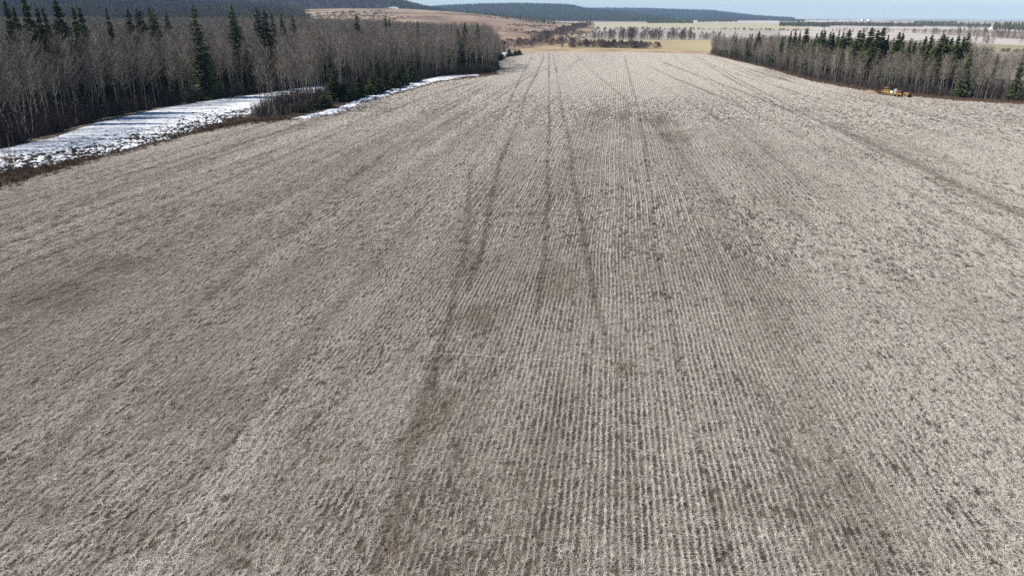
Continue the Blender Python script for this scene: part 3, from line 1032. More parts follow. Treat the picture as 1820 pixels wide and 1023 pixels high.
LOW = [(596, 122, 186, 'tallest olive spruce at the left end of the low spruce row'), (612, 148, 186, 'low spruce tucked against the left end of the spruce row'),
       (626, 154, 182, 'short spruce in the dip of the spruce row'), (640, 127, 180, 'pointed young spruce left of the middle of the low row'),
       (655, 150, 176, 'squat spruce between two pointed ones in the low row'), (664, 125, 174, 'twin pointed young spruce in the low row'),
       (674, 138, 172, 'dark filler spruce before the brightest one'), (687, 107, 168, 'tallest brightest spruce of the low row by the snow strip'),
       (700, 128, 164, 'dark spruce right beside the tallest of the low row'), (709, 118, 161, 'pointed spruce right of the tallest in the low row'),
       (720, 134, 158, 'short spruce in the gap near the right end of the low row'), (731, 112, 154, 'tall spruce second from the right end of the low row'),
       (737, 126, 152, 'last spruce at the right end of the low row'), (576, 168, 197, 'young spruce half lost in brush left of the low row'),
       (550, 176, 201, 'small round spruce in the brush above the snow strip start'), (528, 184, 205, 'smallest dark spruce in the brush at the margin')]
for px, yt, yb, lab in LOW:
    put_spruce(px, yt, None, 0, lab, 'low spruces along the narrow snow strip', 1.4, yb - 7)
for px, yt, yb, lab in [(884, 76, 108, 'taller dark spruce at the forest corner left of the snow remnant'), (889, 90, 106, 'round dark spruce at the corner below the snow remnant'),
                        (905, 86, 101, 'small spruce right of the snow remnant'), (916, 88, 99.5, 'left one of the last two tiny spruces'), (922, 87, 98, 'right one of the last two tiny spruces')]:
    put_spruce(px, yt, None, 0, lab, 'small spruces past the forest corner', 1.5, yb)
RS = [(1329, 68, 5, 'short spruce low in the grey twigs, left end of woodlot', .9), (1350, 55, 12, 'lone pointed spruce above the left end of the woodlot', 1.15), (1376, 75, 4, 'dark narrow spruce down among the trunks of the woodlot', 1.0),
      (1392, 63, 8, 'ragged spruce before the first skyline group of the woodlot', 1.0), (1407, 54, 22, 'left thin spruce of the first skyline trio', .8), (1415, 53, 20, 'middle spruce of the first skyline trio', 1.0),
      (1423, 55, 24, 'right thin spruce of the first skyline trio', .7), (1435, 50, 15, 'broad dark spruce standing clear right of the first trio', 1.35), (1453, 58, 20, 'grey green spruce left of the dense dark clump', 1.0),
      (1462, 53, 16, 'left spruce of the dense dark clump', 1.15), (1467, 54, 12, 'right spruce of the dense dark clump', 1.15), (1477, 56, 15, 'left spruce of the twin tips in mid woodlot', .95),
      (1482, 57, 18, 'right spruce of the twin tips in mid woodlot', .95), (1493, 51, 16, 'thin greyish spruce spire right of the twin tips', .55), (1500, 56, 12, 'dark bushy spruce next to the thin grey spire', .95),
      (1511, 52, 16, 'broad green spruce with a thin tip in mid woodlot', 1.35), (1529, 53, 12, 'left big spruce of the woodlot middle', 1.35), (1536, 55, 18, 'narrow spruce squeezed right of the big middle one', 1.0),
      (1551, 49, 10, 'tall dark spruce left of the tallest tip', 1.2), (1562, 53, 8, 'wide spruce under the tallest tip', 1.4), (1572, 48, 12, 'spruce with the tallest tip of the woodlot', 1.05),
      (1580, 61, 14, 'small clear spruce tip right of the tallest tip', .8), (1600, 56, 12, 'dense spruce over the yellow machines', 1.25), (1606, 58, 16, 'slim spruce at the right of the dense one over the machines', .8),
      (1620, 67, 20, 'thin short spruce right of the yellow machines', .7), (1628, 72, 16, 'low blunt spruce right of the yellow machines', 1.0), (1647, 64, 10, 'left spruce of the open pair, right part of woodlot', 1.0),
      (1658, 61, 10, 'right spruce of the open pair, right part of woodlot', 1.1), (1678, 60, 7, 'largest leaning green spruce of the right cluster', 1.5), (1685, 64, 10, 'short spruce behind the largest of the right cluster', 1.0),
      (1693, 66, 13, 'olive spruce in the middle of the right cluster', 1.1), (1705, 63, 8, 'twin topped spruce of the right cluster', 1.2), (1715, 64, 10, 'dark spruce next to last in the right cluster', 1.1),
      (1724, 57, 9, 'tall blue green spruce closing the right cluster', 1.2), (1729, 84, 2, 'dark spruce in front, green down to the ground', .85), (1775, 94, 8, 'brown thin spruce in the gap right of the cluster', .6),
      (1822, 92, 2, 'dark spruce cut by the right edge of the frame', .75)]
for px, yt, back, lab, w in RS:
    put_spruce(px, yt, RFRONT, back + (7 if back > 3 else 0), lab, 'spruces of the right woodlot', w, kinds=SPRUCE if px in (1729, 1822, 1376) else SPRUCE_HI)


# ---- bare aspens: the nearest ones singly, the mass behind as one object
def fill(P, step, jit=0.45):
    x0, y0 = P.min(0); x1, y1 = P.max(0)
    X, Y = np.meshgrid(np.arange(x0, x1, step), np.arange(y0, y1, step))
    X = X.ravel() + RNG.uniform(-jit, jit, X.size) * step; Y = Y.ravel() + RNG.uniform(-jit, jit, Y.size) * step
    k = inside(P, X, Y)
    return X[k], Y[k]


def azim(x, y):
    return np.arctan2(-x, y) - YAW


HALF = R(37.5)
lx, ly = fill(LWOOD, 2.1, .75)
k = azim(lx, ly) < R(48)
lx, ly = lx[k], ly[k]
dE = dist_poly(lx, ly, LWOOD, True)
lr = np.hypot(lx, ly)
# thin out towards the back, where only the tops show
keep = (lr < 230) | (dE < 14) | (RNG.random(len(lx)) < 0.62)
keep &= ~((dE < 45) & (fbm(lx * .16, ly * .16, 93, 3) < .47) & (RNG.random(len(lx)) < .75))
lpx = 910 + FPX * (lx * rgt.x + ly * rgt.y - CAM_H * rgt.z) / (lx * fwd.x + ly * fwd.y - CAM_H * fwd.z)
keep &= ~((lpx > 560) & (lpx < 745) & (dist_poly(lx, ly, SNOW2, True) < 9))
lx, ly, dE, lr = lx[keep], ly[keep], dE[keep], lr[keep]
rx, ry = fill(RWOOD, 1.95)
dR = dist_poly(rx, ry, RWOOD, True)
rr_ = np.hypot(rx, ry)
sparse = (azim(rx, ry) < azim(*at(1735, 170)[:2]))
keep = (~sparse | (RNG.random(len(rx)) < 0.4))
rx, ry, dR, rr_ = rx[keep], ry[keep], dR[keep], rr_[keep]

ZONES_L = [(None, 30, 'bare aspen at the left border of the frame behind the snow corner', 'aspens at the left border'),
           (30, 62, 'bare pale aspen below the broad spruce at far left, behind the snow', 'aspens below the broad far left spruce'),
           (62, 95, 'bare pale aspen in the dark stand just left of the full corner spruce', 'aspens left of the full spruce'),
           (95, 140, 'bare aspen with thin pale trunk below the pair of ragged spruces', 'aspens below the ragged spruces'),
           (140, 190, 'bare aspen behind the bluish shaded snow, right of the ragged spruces', 'aspens behind the shaded snow'),
           (190, 240, 'bare aspen at the right end of the bluish shaded snow', 'aspens at the right end of the shaded snow'),
           (240, 300, 'bare white trunked aspen behind the bright snow, below the blunt spruce pair', 'aspens below the blunt spruce pair'),
           (300, 342, 'bare aspen close on the left of the tallest dark spruce', 'aspens left of the tallest spruce'),
           (342, 380, 'bare aspen close on the right of the tallest dark spruce', 'aspens right of the tallest spruce'),
           (380, 440, 'bare grey aspen below the pointed spruce, behind the narrowing snow', 'aspens below the pointed spruce'),
           (440, 475, 'bare grey aspen with crooked pale stem at the near tip of the thicket', 'aspens at the tip of the thicket'),
           (475, 515, 'bare grey aspen in the thicket in front of the last snow of the wide patch', 'aspens before the end of the snow patch'),
           (515, 555, 'bare grey aspen in the thicket just left of the low spruce row', 'aspens left of the low spruces'),
           (555, 590, 'bare grey aspen at the left end of the low spruce row', 'aspens at the left end of the low spruces'),
           (590, 660, 'bare grey aspen rising behind the left half of the low spruce row', 'aspens behind the low spruces, left half'),
           (660, 760, 'bare grey aspen rising behind the right half of the low spruce row', 'aspens behind the low spruces, right half'),
           (760, 830, 'bare grey aspen above the thin end of the snow strip', 'aspens above the end of the snow strip'),
           (830, 2000, 'bare grey aspen in the even stand at the far forest corner', 'aspens at the far forest corner')]
ZONES_R = [(None, 1350, 'bare grey tree at the far left end of the right woodlot', 'aspens at the left end of the woodlot'),
           (1350, 1410, 'bare aspen with light trunk left of the broad spruce of the right woodlot', 'aspens left of the broad woodlot spruce'),
           (1410, 1460, 'bare aspen with light trunk below the broad spruce of the right woodlot', 'aspens below the broad woodlot spruce'),
           (1460, 1510, 'bare aspen below the twin spruce tips of the right woodlot', 'aspens below the twin spruce tips'),
           (1510, 1560, 'bare aspen in the woodlot just left of the yellow machines', 'aspens left of the yellow machines'),
           (1560, 1590, 'bare aspen with white trunk behind the leftmost yellow machine', 'aspens behind the leftmost machine'),
           (1590, 1615, 'bare aspen with white trunk behind the rightmost yellow machine', 'aspens behind the rightmost machine'),
           (1615, 1645, 'bare aspen with white trunk just right of the yellow machines', 'aspens right of the yellow machines'),
           (1645, 1690, 'bare aspen with sunlit white trunk left under the right spruce cluster', 'aspens under the spruce cluster, left'),
           (1690, 1735, 'bare aspen with sunlit white trunk right under the right spruce cluster', 'aspens under the spruce cluster, right'),
           (1735, 1780, 'bare slanting aspen in the thin stand right of the spruce cluster', 'aspens in the thin right end of the woodlot'),
           (1780, 4000, 'bare slanting aspen beside the spruce at the right border', 'aspens at the right border')]


def px_of(x, y):
    v = Vector((x, y, -CAM_H))
    return 910 + FPX * v.dot(rgt) / v.dot(fwd)


pl = px_of(0, 1)
PXL = np.array([px_of(a, b) for a, b in zip(lx, ly)])
PXR = np.array([px_of(a, b) for a, b in zip(rx, ry)])
# show largest: near, in frame and in the first rows
fl = np.where((PXL > -10) & (dE < 16))[0]
fl = fl[np.argsort(lr[fl] + dE[fl] * 2.5)][:165]
fr = np.where((PXR < 1830) & (dR < 12))[0]
fr = fr[np.argsort(rr_[fr] + dR[fr] * 4)][:135]


def label_for(z, px):
    for a, b, lab, g in z:
        if px < b:
            return lab, g
    return z[-1][2:]


for i in fl:
    lab, g = label_for(ZONES_L, PXL[i])
    k = random.randrange(6)
    h = 15.5 + 1.8 * (fbm(lx[i] * .03, ly[i] * .03, 5, 2) - .5) * 2
    s = h / ASPEN_H[k] * random.uniform(0.70, 1.08) * float(np.interp(PXL[i], [600, 760, 880], [1, .93, .86]))
    tree(ASPEN[k], 'aspen', (lx[i], ly[i], -0.1), s, lab, 'tree', g, tilt=0.055)
for i in fr:
    lab, g = label_for(ZONES_R, PXR[i])
    k = random.randrange(6)
    h = 10.2 if PXR[i] > 1340 else 8.8
    s = h / ASPEN_H[k] * random.uniform(0.62, 1.10)
    tree(ASPEN[k], 'aspen', (rx[i], ry[i], -0.1), (s * random.uniform(.8, 1.3),) * 2 + (s,), lab, 'tree', g, tilt=0.07)

rest = np.setdiff1d(np.arange(len(lx)), fl)
n = len(rest)
hh = (15.3 + 3.0 * (fbm(lx[rest] * .03, ly[rest] * .03, 5, 2) - .5) * 2) * RNG.uniform(.82, 1.06, n)
hh *= np.interp(PXL[rest], [600, 760, 880], [1, .93, .84])
hh *= 1 - .10 * (RNG.random(n) < .3) - .2 * (RNG.random(n) < .12)
isS = (RNG.random(n) < np.where((dE[rest] > 5) & (dE[rest] < 50) & (PXL[rest] < 620), .55, .05)) & (dE[rest] > 3)
idx = np.where(isS, RNG.integers(6, 11, n), RNG.integers(0, 6, n))
H0 = np.array(ASPEN_H + [18] * 5)[idx]
sc = np.where(isS, RNG.uniform(4.5, 12, n), hh) / H0
rot = np.stack([RNG.normal(0, .05, n), RNG.normal(0, .05, n), RNG.uniform(0, 6.28, n)], 1)
scatter('forest', np.stack([lx[rest], ly[rest], np.full(n, -.1)], 1), rot, sc, idx, FOREST_PROTOS, 'deep stand of bare grey aspens and scattered spruces behind the left forest edge', 'forest')
print('left forest', n)
rest = np.setdiff1d(np.arange(len(rx)), fr)
n = len(rest)
isS = (RNG.random(n) < np.where(dR[rest] > 9, .08, .02)) & ~(sparse[keep][rest])
idx = np.where(isS, RNG.integers(6, 11, n), RNG.integers(0, 6, n))
H0 = np.array(ASPEN_H + [18] * 5)[idx]
sc = np.where(isS, RNG.uniform(7, 13, n), np.where(PXR[rest] > 1340, 10.2, 8.8) * RNG.uniform(.62, 1.10, n)) / H0
rot = np.stack([RNG.normal(0, .07, n), RNG.normal(0, .07, n), RNG.uniform(0, 6.28, n)], 1)
scatter('forest', np.stack([rx[rest], ry[rest], np.full(n, -.1)], 1), rot, sc, idx, FOREST_PROTOS, 'bare grey trees filling the right woodlot behind its first rows', 'forest')
print('right forest', n)


# ---- undergrowth
def band(P, line, w, step, prob=1.0):
    x, y = fill(P, step)
    d = dist_poly(x, y, line)
    k = (d < w) & (RNG.random(len(x)) < prob)
    return x[k], y[k]


ux, uy = band(LWOOD, poly([p for p in LWOOD_PX[1:19]]), 30, 1.2, .85)
n = len(ux)
s = RNG.uniform(.35, 1.6, n)
rx2, ry2 = band(RWOOD, poly(RWOOD_PX[:7]), 20, 1.5, .8)
n2 = len(rx2); s2 = RNG.uniform(.4, 1.25, n2)
upx = 910 + FPX * (ux * rgt.x + uy * rgt.y - CAM_H * rgt.z) / (ux * fwd.x + uy * fwd.y - CAM_H * fwd.z)
ds_ = dist_poly(ux, uy, SNOW2, True)
ok_ = (ds_ > 2.2) & ~((upx > 570) & (upx < 745) & (ds_ < 9))
ux, uy, s = ux[ok_], uy[ok_], s[ok_]; n = len(ux)
scatter('undergrowth', np.stack([np.r_[ux, rx2], np.r_[uy, ry2], np.full(n + n2, -.1)], 1), RNG.uniform(0, 6.28, n + n2), np.r_[s, s2], RNG.integers(0, 4, n + n2), SHRUB_PROTOS,
        'brown leafless brush under the edges of both woods', 'undergrowth')
print('undergrowth', n + n2)


def tuft_mesh(seed, mat, h=0.5, n=26):
    r = random.Random(seed)
    b = MB()
    for k in range(n):
        a = r.uniform(0, 6.28)
        p = Vector((r.gauss(0, .16), r.gauss(0, .16), -.05))
        d = Vector((math.cos(a) * r.uniform(.1, .8), math.sin(a) * r.uniform(.1, .8), 1)).normalized()
        b.ribbon(p, p + d * h * r.uniform(.5, 1.1), .035, Vector((-math.sin(a), math.cos(a), 0)))
    return b.mesh('grass_tuft', mat)


TUFTS = make_protos('grass_tuft_proto', [tuft_mesh(300 + i, M_DRYGRASS) for i in range(5)])
edge = poly([(-250, 428), (-100, 371), (0, 337), (60, 317), (160, 289), (250, 266), (330, 245), (440, 220), (540, 213), (600, 204), (664, 179), (730, 161), (780, 146), (885, 133)])
mel = poly([(-260, 398), (0, 312), (100, 295), (200, 280), (300, 252), (360, 236), (445, 215), (520, 211)])
tx, ty = fill(MARG, 0.55)
k = (dist_poly(tx, ty, mel) < 5.5) | ((dist_poly(tx, ty, edge) < 2.2) & (RNG.random(len(tx)) < .7))
k &= ~(inside(SNOW1, tx, ty) & (dist_poly(tx, ty, mel) > .8))
k &= ~(inside(SNOW2, tx, ty) & (RNG.random(len(tx)) < .97))
k &= RNG.random(len(tx)) < sstep(.3, .5, fbm(tx * .2, ty * .2, 55, 3))
tx, ty = tx[k], ty[k]
qx, qy = fill(RMARG, 0.8)
n = len(tx) + len(qx)
scatter('dry_grass', np.stack([np.r_[tx, qx], np.r_[ty, qy], np.full(n, -.08)], 1), RNG.uniform(0, 6.28, n), RNG.uniform(.5, 1.3, n), RNG.integers(0, 5, n), TUFTS,
        'reddish brown dead grass along the field margins', 'grass')
print('grass', n)


def clod_mesh(seed):
    r = random.Random(seed)
    b = MB()
    n, m = 5, 8
    ring = []
    for i in range(n + 1):
        ph = math.pi * i / n
        for k in range(m):
            a = 6.283 * k / m
            q = 0.5 * r.uniform(.75, 1.25)
            b.v.append((q * math.sin(ph) * math.cos(a), q * math.sin(ph) * math.sin(a), q * .55 * math.cos(ph)))
    for i in range(n):
        for k in range(m):
            k2 = (k + 1) % m
            b.f.append((i * m + k, i * m + k2, (i + 1) * m + k2, (i + 1) * m + k))
    return b.mesh('soil_clod', M_CLOD)


CLODS = make_protos('soil_clod_proto', [clod_mesh(i) for i in range(4)] + [tuft_mesh(330 + i, M_DRYGRASS, .4, 14) for i in range(2)])
cx, cy = fill(SNOW1, 0.34)
d = dist_poly(cx, cy, MELT1)
p = np.clip(.8 * np.exp(-(d / 10) ** 2) * sstep(.25, .5, fbm(cx * .35, cy * .35, 57, 3)) + 0.012, 0, 1)
k = RNG.random(len(cx)) < p
cx, cy = cx[k], cy[k]
ex, ey = fill(SNOW2, 0.8); k = RNG.random(len(ex)) < .03
cx = np.r_[cx, ex[k]]; cy = np.r_[cy, ey[k]]
n = len(cx)
s = RNG.lognormal(-1.5, .45, n)
scatter('soil_clods', np.stack([cx, cy, np.full(n, .03)], 1), RNG.uniform(0, 6.28, n), np.stack([s * 1.3, s, s * .8], 1), np.where(RNG.random(n) < .12, RNG.integers(4, 6, n), RNG.integers(0, 4, n)), CLODS,
        'dark soil clods and dead tufts poking through the melting snow', 'soil')
print('clods', n)

# young stems in front of the margin
SAP = [shrub_mesh(4.5, 1.4, 400 + i, M_TWIG, 7, 9, .03, 'sapling') for i in range(3)]
for j, (px, py, s) in enumerate([(12, 306, .9), (28, 300, 1.1), (425, 214, .55), (436, 216, .75), (447, 217, .9), (458, 215, 1.1), (470, 213, 1.3), (484, 212, 1.2), (497, 211, 1.0), (512, 210, .8), (350, 240, .4), (400, 224, .5)]):
    p = at(px, py)
    o = link('sapling', SAP[j % 3], None, (p.x, p.y, -.1)); o.scale = (s * .7, s * .7, s); o.rotation_euler = (0, 0, j * 1.7)
    tag(o, ['leafless sapling at the left border of the frame, in front of the snow', 'taller leafless sapling before the snow, just inside the left border'][j] if j < 2 else
        ('thin yellowish saplings clump standing on the brown margin beside the field' if j < 10 else ['low twiggy sapling on the margin below the bright snow', 'twiggy sapling on the margin right before the thicket'][j - 10]),
        'sapling', 'saplings on the field margin')

# ------------------------------------------------------------------ farmland beyond the field
def fieldmat(name, a, b, sc=.02, stretch=(1, .3, 1)):
    return noisy(name, [(.3, a), (.7, b)], sc, 6, stretch=stretch)


M_GOLD = fieldmat('hay_land', (.25, .205, .115), (.335, .285, .175))
M_TAN = fieldmat('verge_grass', (.20, .145, .09), (.35, .275, .18), .06)
M_PALE = fieldmat('pale_stubble', (.245, .22, .185), (.34, .31, .265))
M_YEL = fieldmat('yellowish_stubble', (.28, .25, .16), (.37, .33, .225))
M_PINK = fieldmat('pinkish_stubble', (.31, .275, .24), (.41, .37, .33))
M_OLIVE = fieldmat('olive_grassland', (.20, .18, .11), (.30, .265, .17))
M_SCRUB = fieldmat('grey_scrub_land', (.13, .11, .09), (.30, .26, .21), .15)


def land(name, px, z, mat, label):
    return sheet(name, poly(px), z, mat, label)


land('hay_field', [(925, 93), (1264, 96), (1268, 71), (1046, 70), (985, 80)], -.15, M_GOLD, 'golden hay field beyond the stubble')
land('grass_verge', [(930, 95), (1262, 98), (1263, 91), (1165, 88.5), (1000, 86), (1040, 76), (990, 79), (890, 92)], -.11, M_TAN, 'tan grass verge at the far end of the stubble')
land('pale_field', [(1030, 70.5), (1300, 72), (1500, 76), (1500, 55), (1300, 52), (1056, 50)], -.16, M_PALE, 'whitish field behind the grey tree row')
land('yellow_field', [(1056, 48.5), (1440, 53), (1440, 47), (1385, 43), (1235, 41), (1060, 41)], -.16, M_YEL, 'yellowish field below the dark far wood')
land('pink_field', [(1380, 62), (1600, 75), (1740, 79), (1900, 84), (1900, 73), (1820, 69.5), (1600, 58), (1390, 54)], -.14, M_PINK, 'pinkish white field behind the woodlot')
land('olive_field', [(1560, 84), (1700, 92), (1900, 99), (1900, 83), (1740, 78), (1600, 76)], -.13, M_OLIVE, 'olive grass field at the right edge')
land('scrub_land', [(1700, 125), (1760, 140), (2000, 165), (2000, 104), (1820, 96), (1700, 92)], -.12, M_SCRUB, 'grey brown scrub ground behind the thin trees on the right')
land('strip_field', [(1475, 50), (1700, 53), (1950, 62), (1950, 56), (1700, 48.5), (1475, 46)], -.15, M_PINK, 'long pale strip field far right')
land('strip_field', [(1305, 40.5), (1460, 41), (1440, 38.3), (1300, 38)], -.15, M_PINK, 'short pale strip left of the far wood block')
land('strip_field', [(1440, 40.3), (1640, 42.2), (1640, 41.0), (1440, 39.2)], -.15, M_PINK, 'thin bright strip field beyond the far wood block')
land('strip_field', [(1480, 36.2), (1950, 40), (1950, 38), (1480, 34.9)], -.15, M_PALE, 'bright strip near the horizon on the right')
land('strip_field', [(1290, 33.4), (1400, 34.6), (1400, 33.4), (1290, 32.6)], -.15, M_PALE, 'bright sliver under the end of the blue hill')
land('strip_field', [(1690, 44.0), (1950, 48), (1950, 46.4), (1690, 43)], -.15, M_PALE, 'bright strip behind the dark tree line far right')

# pasture rising on the left
HILLM = noisy('pasture_grass', [(.28, (.075, .05, .04)), (.42, (.165, .112, .078)), (.55, (.235, .175, .122)), (.72, (.33, .27, .19))], .014, 8, stretch=(1, .6, 1))


def relief(name, cols, d0, d1, nd, prof, mat, label, rough, ncol=160, rise=lambda v: v * v * (3 - 2 * v), drop=0.0):
    """land rising away from the camera: cols = [(pixel x, crest height m)]"""
    pxs = np.linspace(cols[0][0], cols[-1][0], ncol)
    zc = np.interp(pxs, [c[0] for c in cols], [c[1] for c in cols])
    V = []
    vs = np.linspace(0, 1, nd)
    for v in vs:
        dist = d0 + (d1 - d0) * v
        for px, z in zip(pxs, zc):
            p = at_dist(px, dist)
            V.append((p.x, p.y, rise(v) * z))
    V = np.array(V)
    V[:, 2] += rough * (fbm(V[:, 0] * .004, V[:, 1] * .004, 131, 5) - .5) * np.minimum(1, V[:, 2] / 12) - .3
    i = np.arange(nd - 1)[:, None] * ncol + np.arange(ncol - 1)[None, :]
    F = np.stack([i, i + 1, i + ncol + 1, i + ncol], -1).reshape(-1, 4)
    me = mesh_np(name, V, F, [mat], smooth=True)
    o = tag(link(name, me), label, kind='structure')
    return o, V.reshape(nd, ncol, 3)


past, PV = relief('pasture', [(505, 30), (540, 34), (620, 35), (720, 33.5), (800, 28), (880, 20), (930, 12), (985, 5), (1060, 0)], 470, 1950, 60, None, HILLM,
                  'brown grazing land rising on the left beyond the forest', 7)
M_WOODLAND = noisy('wooded_slope', [(.3, (.03, .025, .024)), (.7, (.075, .062, .058))], .02, 6)
hillF, HF = relief('hill', [(-500, 45), (300, 42), (440, 38), (500, 34), (540, 26), (570, 10)], 640, 1960, 40, None, M_WOODLAND, 'wooded foot of the nearest hill behind the left forest', 6)
hillL, HL = relief('hill', [(-500, 160), (-200, 150), (0, 135), (300, 118), (560, 95), (650, 80), (690, 70), (720, 58), (745, 44), (780, 30), (830, 10)], 1950, 3000, 40, None, M_WOODLAND, 'nearest wooded hill at the upper left', 14, rise=lambda v: math.sin(min(1, v * 1.15) * math.pi / 2) * .9 + .1 * v + (.10 if v > 0 else 0))
hillM, HM = relief('hill', [(640, 30), (700, 44), (760, 62), (800, 72), (860, 80), (930, 84), (970, 82), (1010, 78), (1024, 72), (1036, 60), (1060, 50), (1110, 40), (1160, 22), (1200, 6)], 2900, 4800, 40, None, M_WOODLAND, 'middle wooded hill with a blunt right shoulder', 10)
hillR, HR = relief('hill', [(1000, 74), (1060, 78), (1110, 78), (1170, 75), (1220, 68), (1262, 62), (1290, 48), (1315, 34), (1340, 20), (1380, 8), (1420, 0)], 4400, 7000, 30, None, M_WOODLAND, 'far blue wooded hill running out to the plain', 12)

# woods on the hills
M_FARWOOD = noisy('far_wood_twigs', [(0.3, (0.06, 0.046, 0.045)), (0.7, (0.145, 0.115, 0.105))], 0.05, 4, rand=0.5)
FUZZ = [fuzzy_tree_mesh(11, 2.6, 500 + i, M_FARWOOD, 'far_aspen', 70, .34) for i in range(4)]
M_FARN = M_NEEDLE


def cone_tree(seed, H=13, rm=2.4):
    r = random.Random(seed); b = MB()
    for i in range(9):
        t = .08 + .88 * i / 9
        m = 7; rad = rm * (1 - t) + .25
        for k in range(m):
            a = 6.283 * (k + r.random() * .4) / m
            q = rad * r.uniform(.65, 1.2)
            b.tri((0, 0, H * t + H * .15), (q * math.cos(a), q * math.sin(a), H * t - .3), (q * math.cos(a + .8), q * math.sin(a + .8), H * t - .2))
    return b.mesh('far_spruce', M_FARN)


CONES = [cone_tree(i) for i in range(3)]
FAR_PROTOS = make_protos('far_tree', FUZZ + CONES)


def on_relief(G, n, vmin=0, vmax=1.0):
    nd, nc, _ = G.shape
    u = RNG.uniform(0, nc - 1.001, n); v = RNG.uniform(vmin * (nd - 1), vmax * (nd - 1.001), n)
    iu = u.astype(int); iv = v.astype(int); fu = (u - iu)[:, None]; fv = (v - iv)[:, None]
    return (G[iv, iu] * (1 - fu) + G[iv, iu + 1] * fu) * (1 - fv) + (G[iv + 1, iu] * (1 - fu) + G[iv + 1, iu + 1] * fu) * fv


for G, n, s0, lab in ((HF, 22000, 1.0, 'grey wood on the hill foot behind the left forest'), (HL, 26000, 1.1, 'leafless wood with dark conifers covering the nearest hill'), (HM, 20000, 1.15, 'grey wood covering the middle hill'), (HR, 16000, 1.4, 'bluish wood covering the far hill')):
    P = on_relief(G, n)
    P = P[P[:, 2] > 1.0]
    q = at_dist(704, 2235)
    P = P[np.hypot(P[:, 0] - q.x, P[:, 1] - q.y) > 62]
    m = len(P)
    con = RNG.random(m) < np.clip((fbm(P[:, 0] * .006, P[:, 1] * .003, 141, 4) - .5) * 3.0 - .03, .01, .7)
    scatter('hill_wood', P, RNG.uniform(0, 6.28, m), RNG.uniform(.7, 1.25, m) * s0, np.where(con, RNG.integers(4, 7, m), RNG.integers(0, 4, m)), FAR_PROTOS, lab, 'wood')

# distant conifer row along the back of the pasture
def relief_z(G, x, y):
    f = G.reshape(-1, 3)
    return float(f[np.argmin((f[:, 0] - x) ** 2 + (f[:, 1] - y) ** 2), 2])


row = [(829 + 157 * (i / 57) + random.uniform(-2, 2)) for i in range(58)]
for i, px in enumerate(row):
    dist = 1900 - (px - 829) * 2.6 + random.uniform(-60, 60)
    p = at_dist(px, dist); z = relief_z(PV, p.x, p.y)
    o = link('far_spruce', CONES[i % 3], None, (p.x, p.y, z - .3))
    s = random.uniform(.65, 1.15); o.scale = (s, s, s)
    q = min(2, int((px - 829) / 53)) if px > 829 else 0
    tag(o, ['tiny dark conifer behind the brown pasture, left third of the long row', 'tiny dark conifer behind the brown pasture, middle of the long row', 'tiny dark conifer behind the brown pasture, lower right end of the row'][q], 'spruce',
        'distant conifers behind the pasture' + [', left', ', middle', ', right'][q])

# hill snow patch with a light track beside it
def hill_z(px, d):
    p = at_dist(px, d)
    return p.x, p.y, relief_z(HL, p.x, p.y)


V = []; F = []
outline = [(690, 2225), (697, 2215), (706, 2205), (714, 2212), (718, 2230), (710, 2262), (703, 2300), (698, 2262)]
cxs = [hill_z(703, 2235)] + [hill_z(*q) for q in outline]
V = [(x, y, z + 3.0) for x, y, z in cxs]
F = [(0, k + 1, (k + 1) % 8 + 1) for k in range(8)]
tag(link('hill_snow', mesh_np('hill_snow', V, F, [M_SNOW], smooth=True)), 'white snow patch at the foot of the nearest hill', 'snow', kind='structure')
SNOWC = (cxs[0][0], cxs[0][1])

# ---- bushes, hedges and tree rows, each plant on its own
M_WILLOW2 = noisy('willow_twigs', [(0.3, (0.075, 0.055, 0.05)), (0.7, (0.165, 0.128, 0.112))], 0.6, 3, rand=0.5)
BUSH = [fuzzy_tree_mesh(4.5, 2.6, 600 + i, M_WILLOW2, 'bush', 430, .12, False) for i in range(4)]
HTREE = [fuzzy_tree_mesh(8, 2.4, 620 + i, M_WILLOW2, 'bare_tree', 280, .085) for i in range(4)]


def plants(kind, meshes, H0, path, n, h, label, cat, group, jit=4.0, hv=.3, zf=None):
    P = poly(path) if not isinstance(path, np.ndarray) else path
    L = np.r_[0, np.cumsum(np.hypot(*np.diff(P, axis=0).T))]
    for i in range(n):
        s = (i + random.uniform(.1, .9)) / n * L[-1]
        x = np.interp(s, L, P[:, 0]) + random.gauss(0, jit); y = np.interp(s, L, P[:, 1]) + random.gauss(0, jit)
        hh = (np.interp(s / L[-1], np.linspace(0, 1, len(h)), h) if isinstance(h, (list, tuple)) else h) * random.uniform(1 - hv, 1 + hv)
        z = zf(x, y) if zf else -.2
        o = link(kind, meshes[random.randrange(len(meshes))], None, (x, y, z))
        k = hh / H0; w = k * random.uniform(.75, 1.45)
        o.scale = (w, w, k); o.rotation_euler = (0, 0, random.uniform(0, 6.28))
        q = int(min(.999, s / L[-1]) * len(label)) if isinstance(label, list) else 0
        if isinstance(label, list):
            tag(o, label[q], cat, group + [', left', ', middle', ', right'][q])
        else:
            tag(o, label, cat, group)


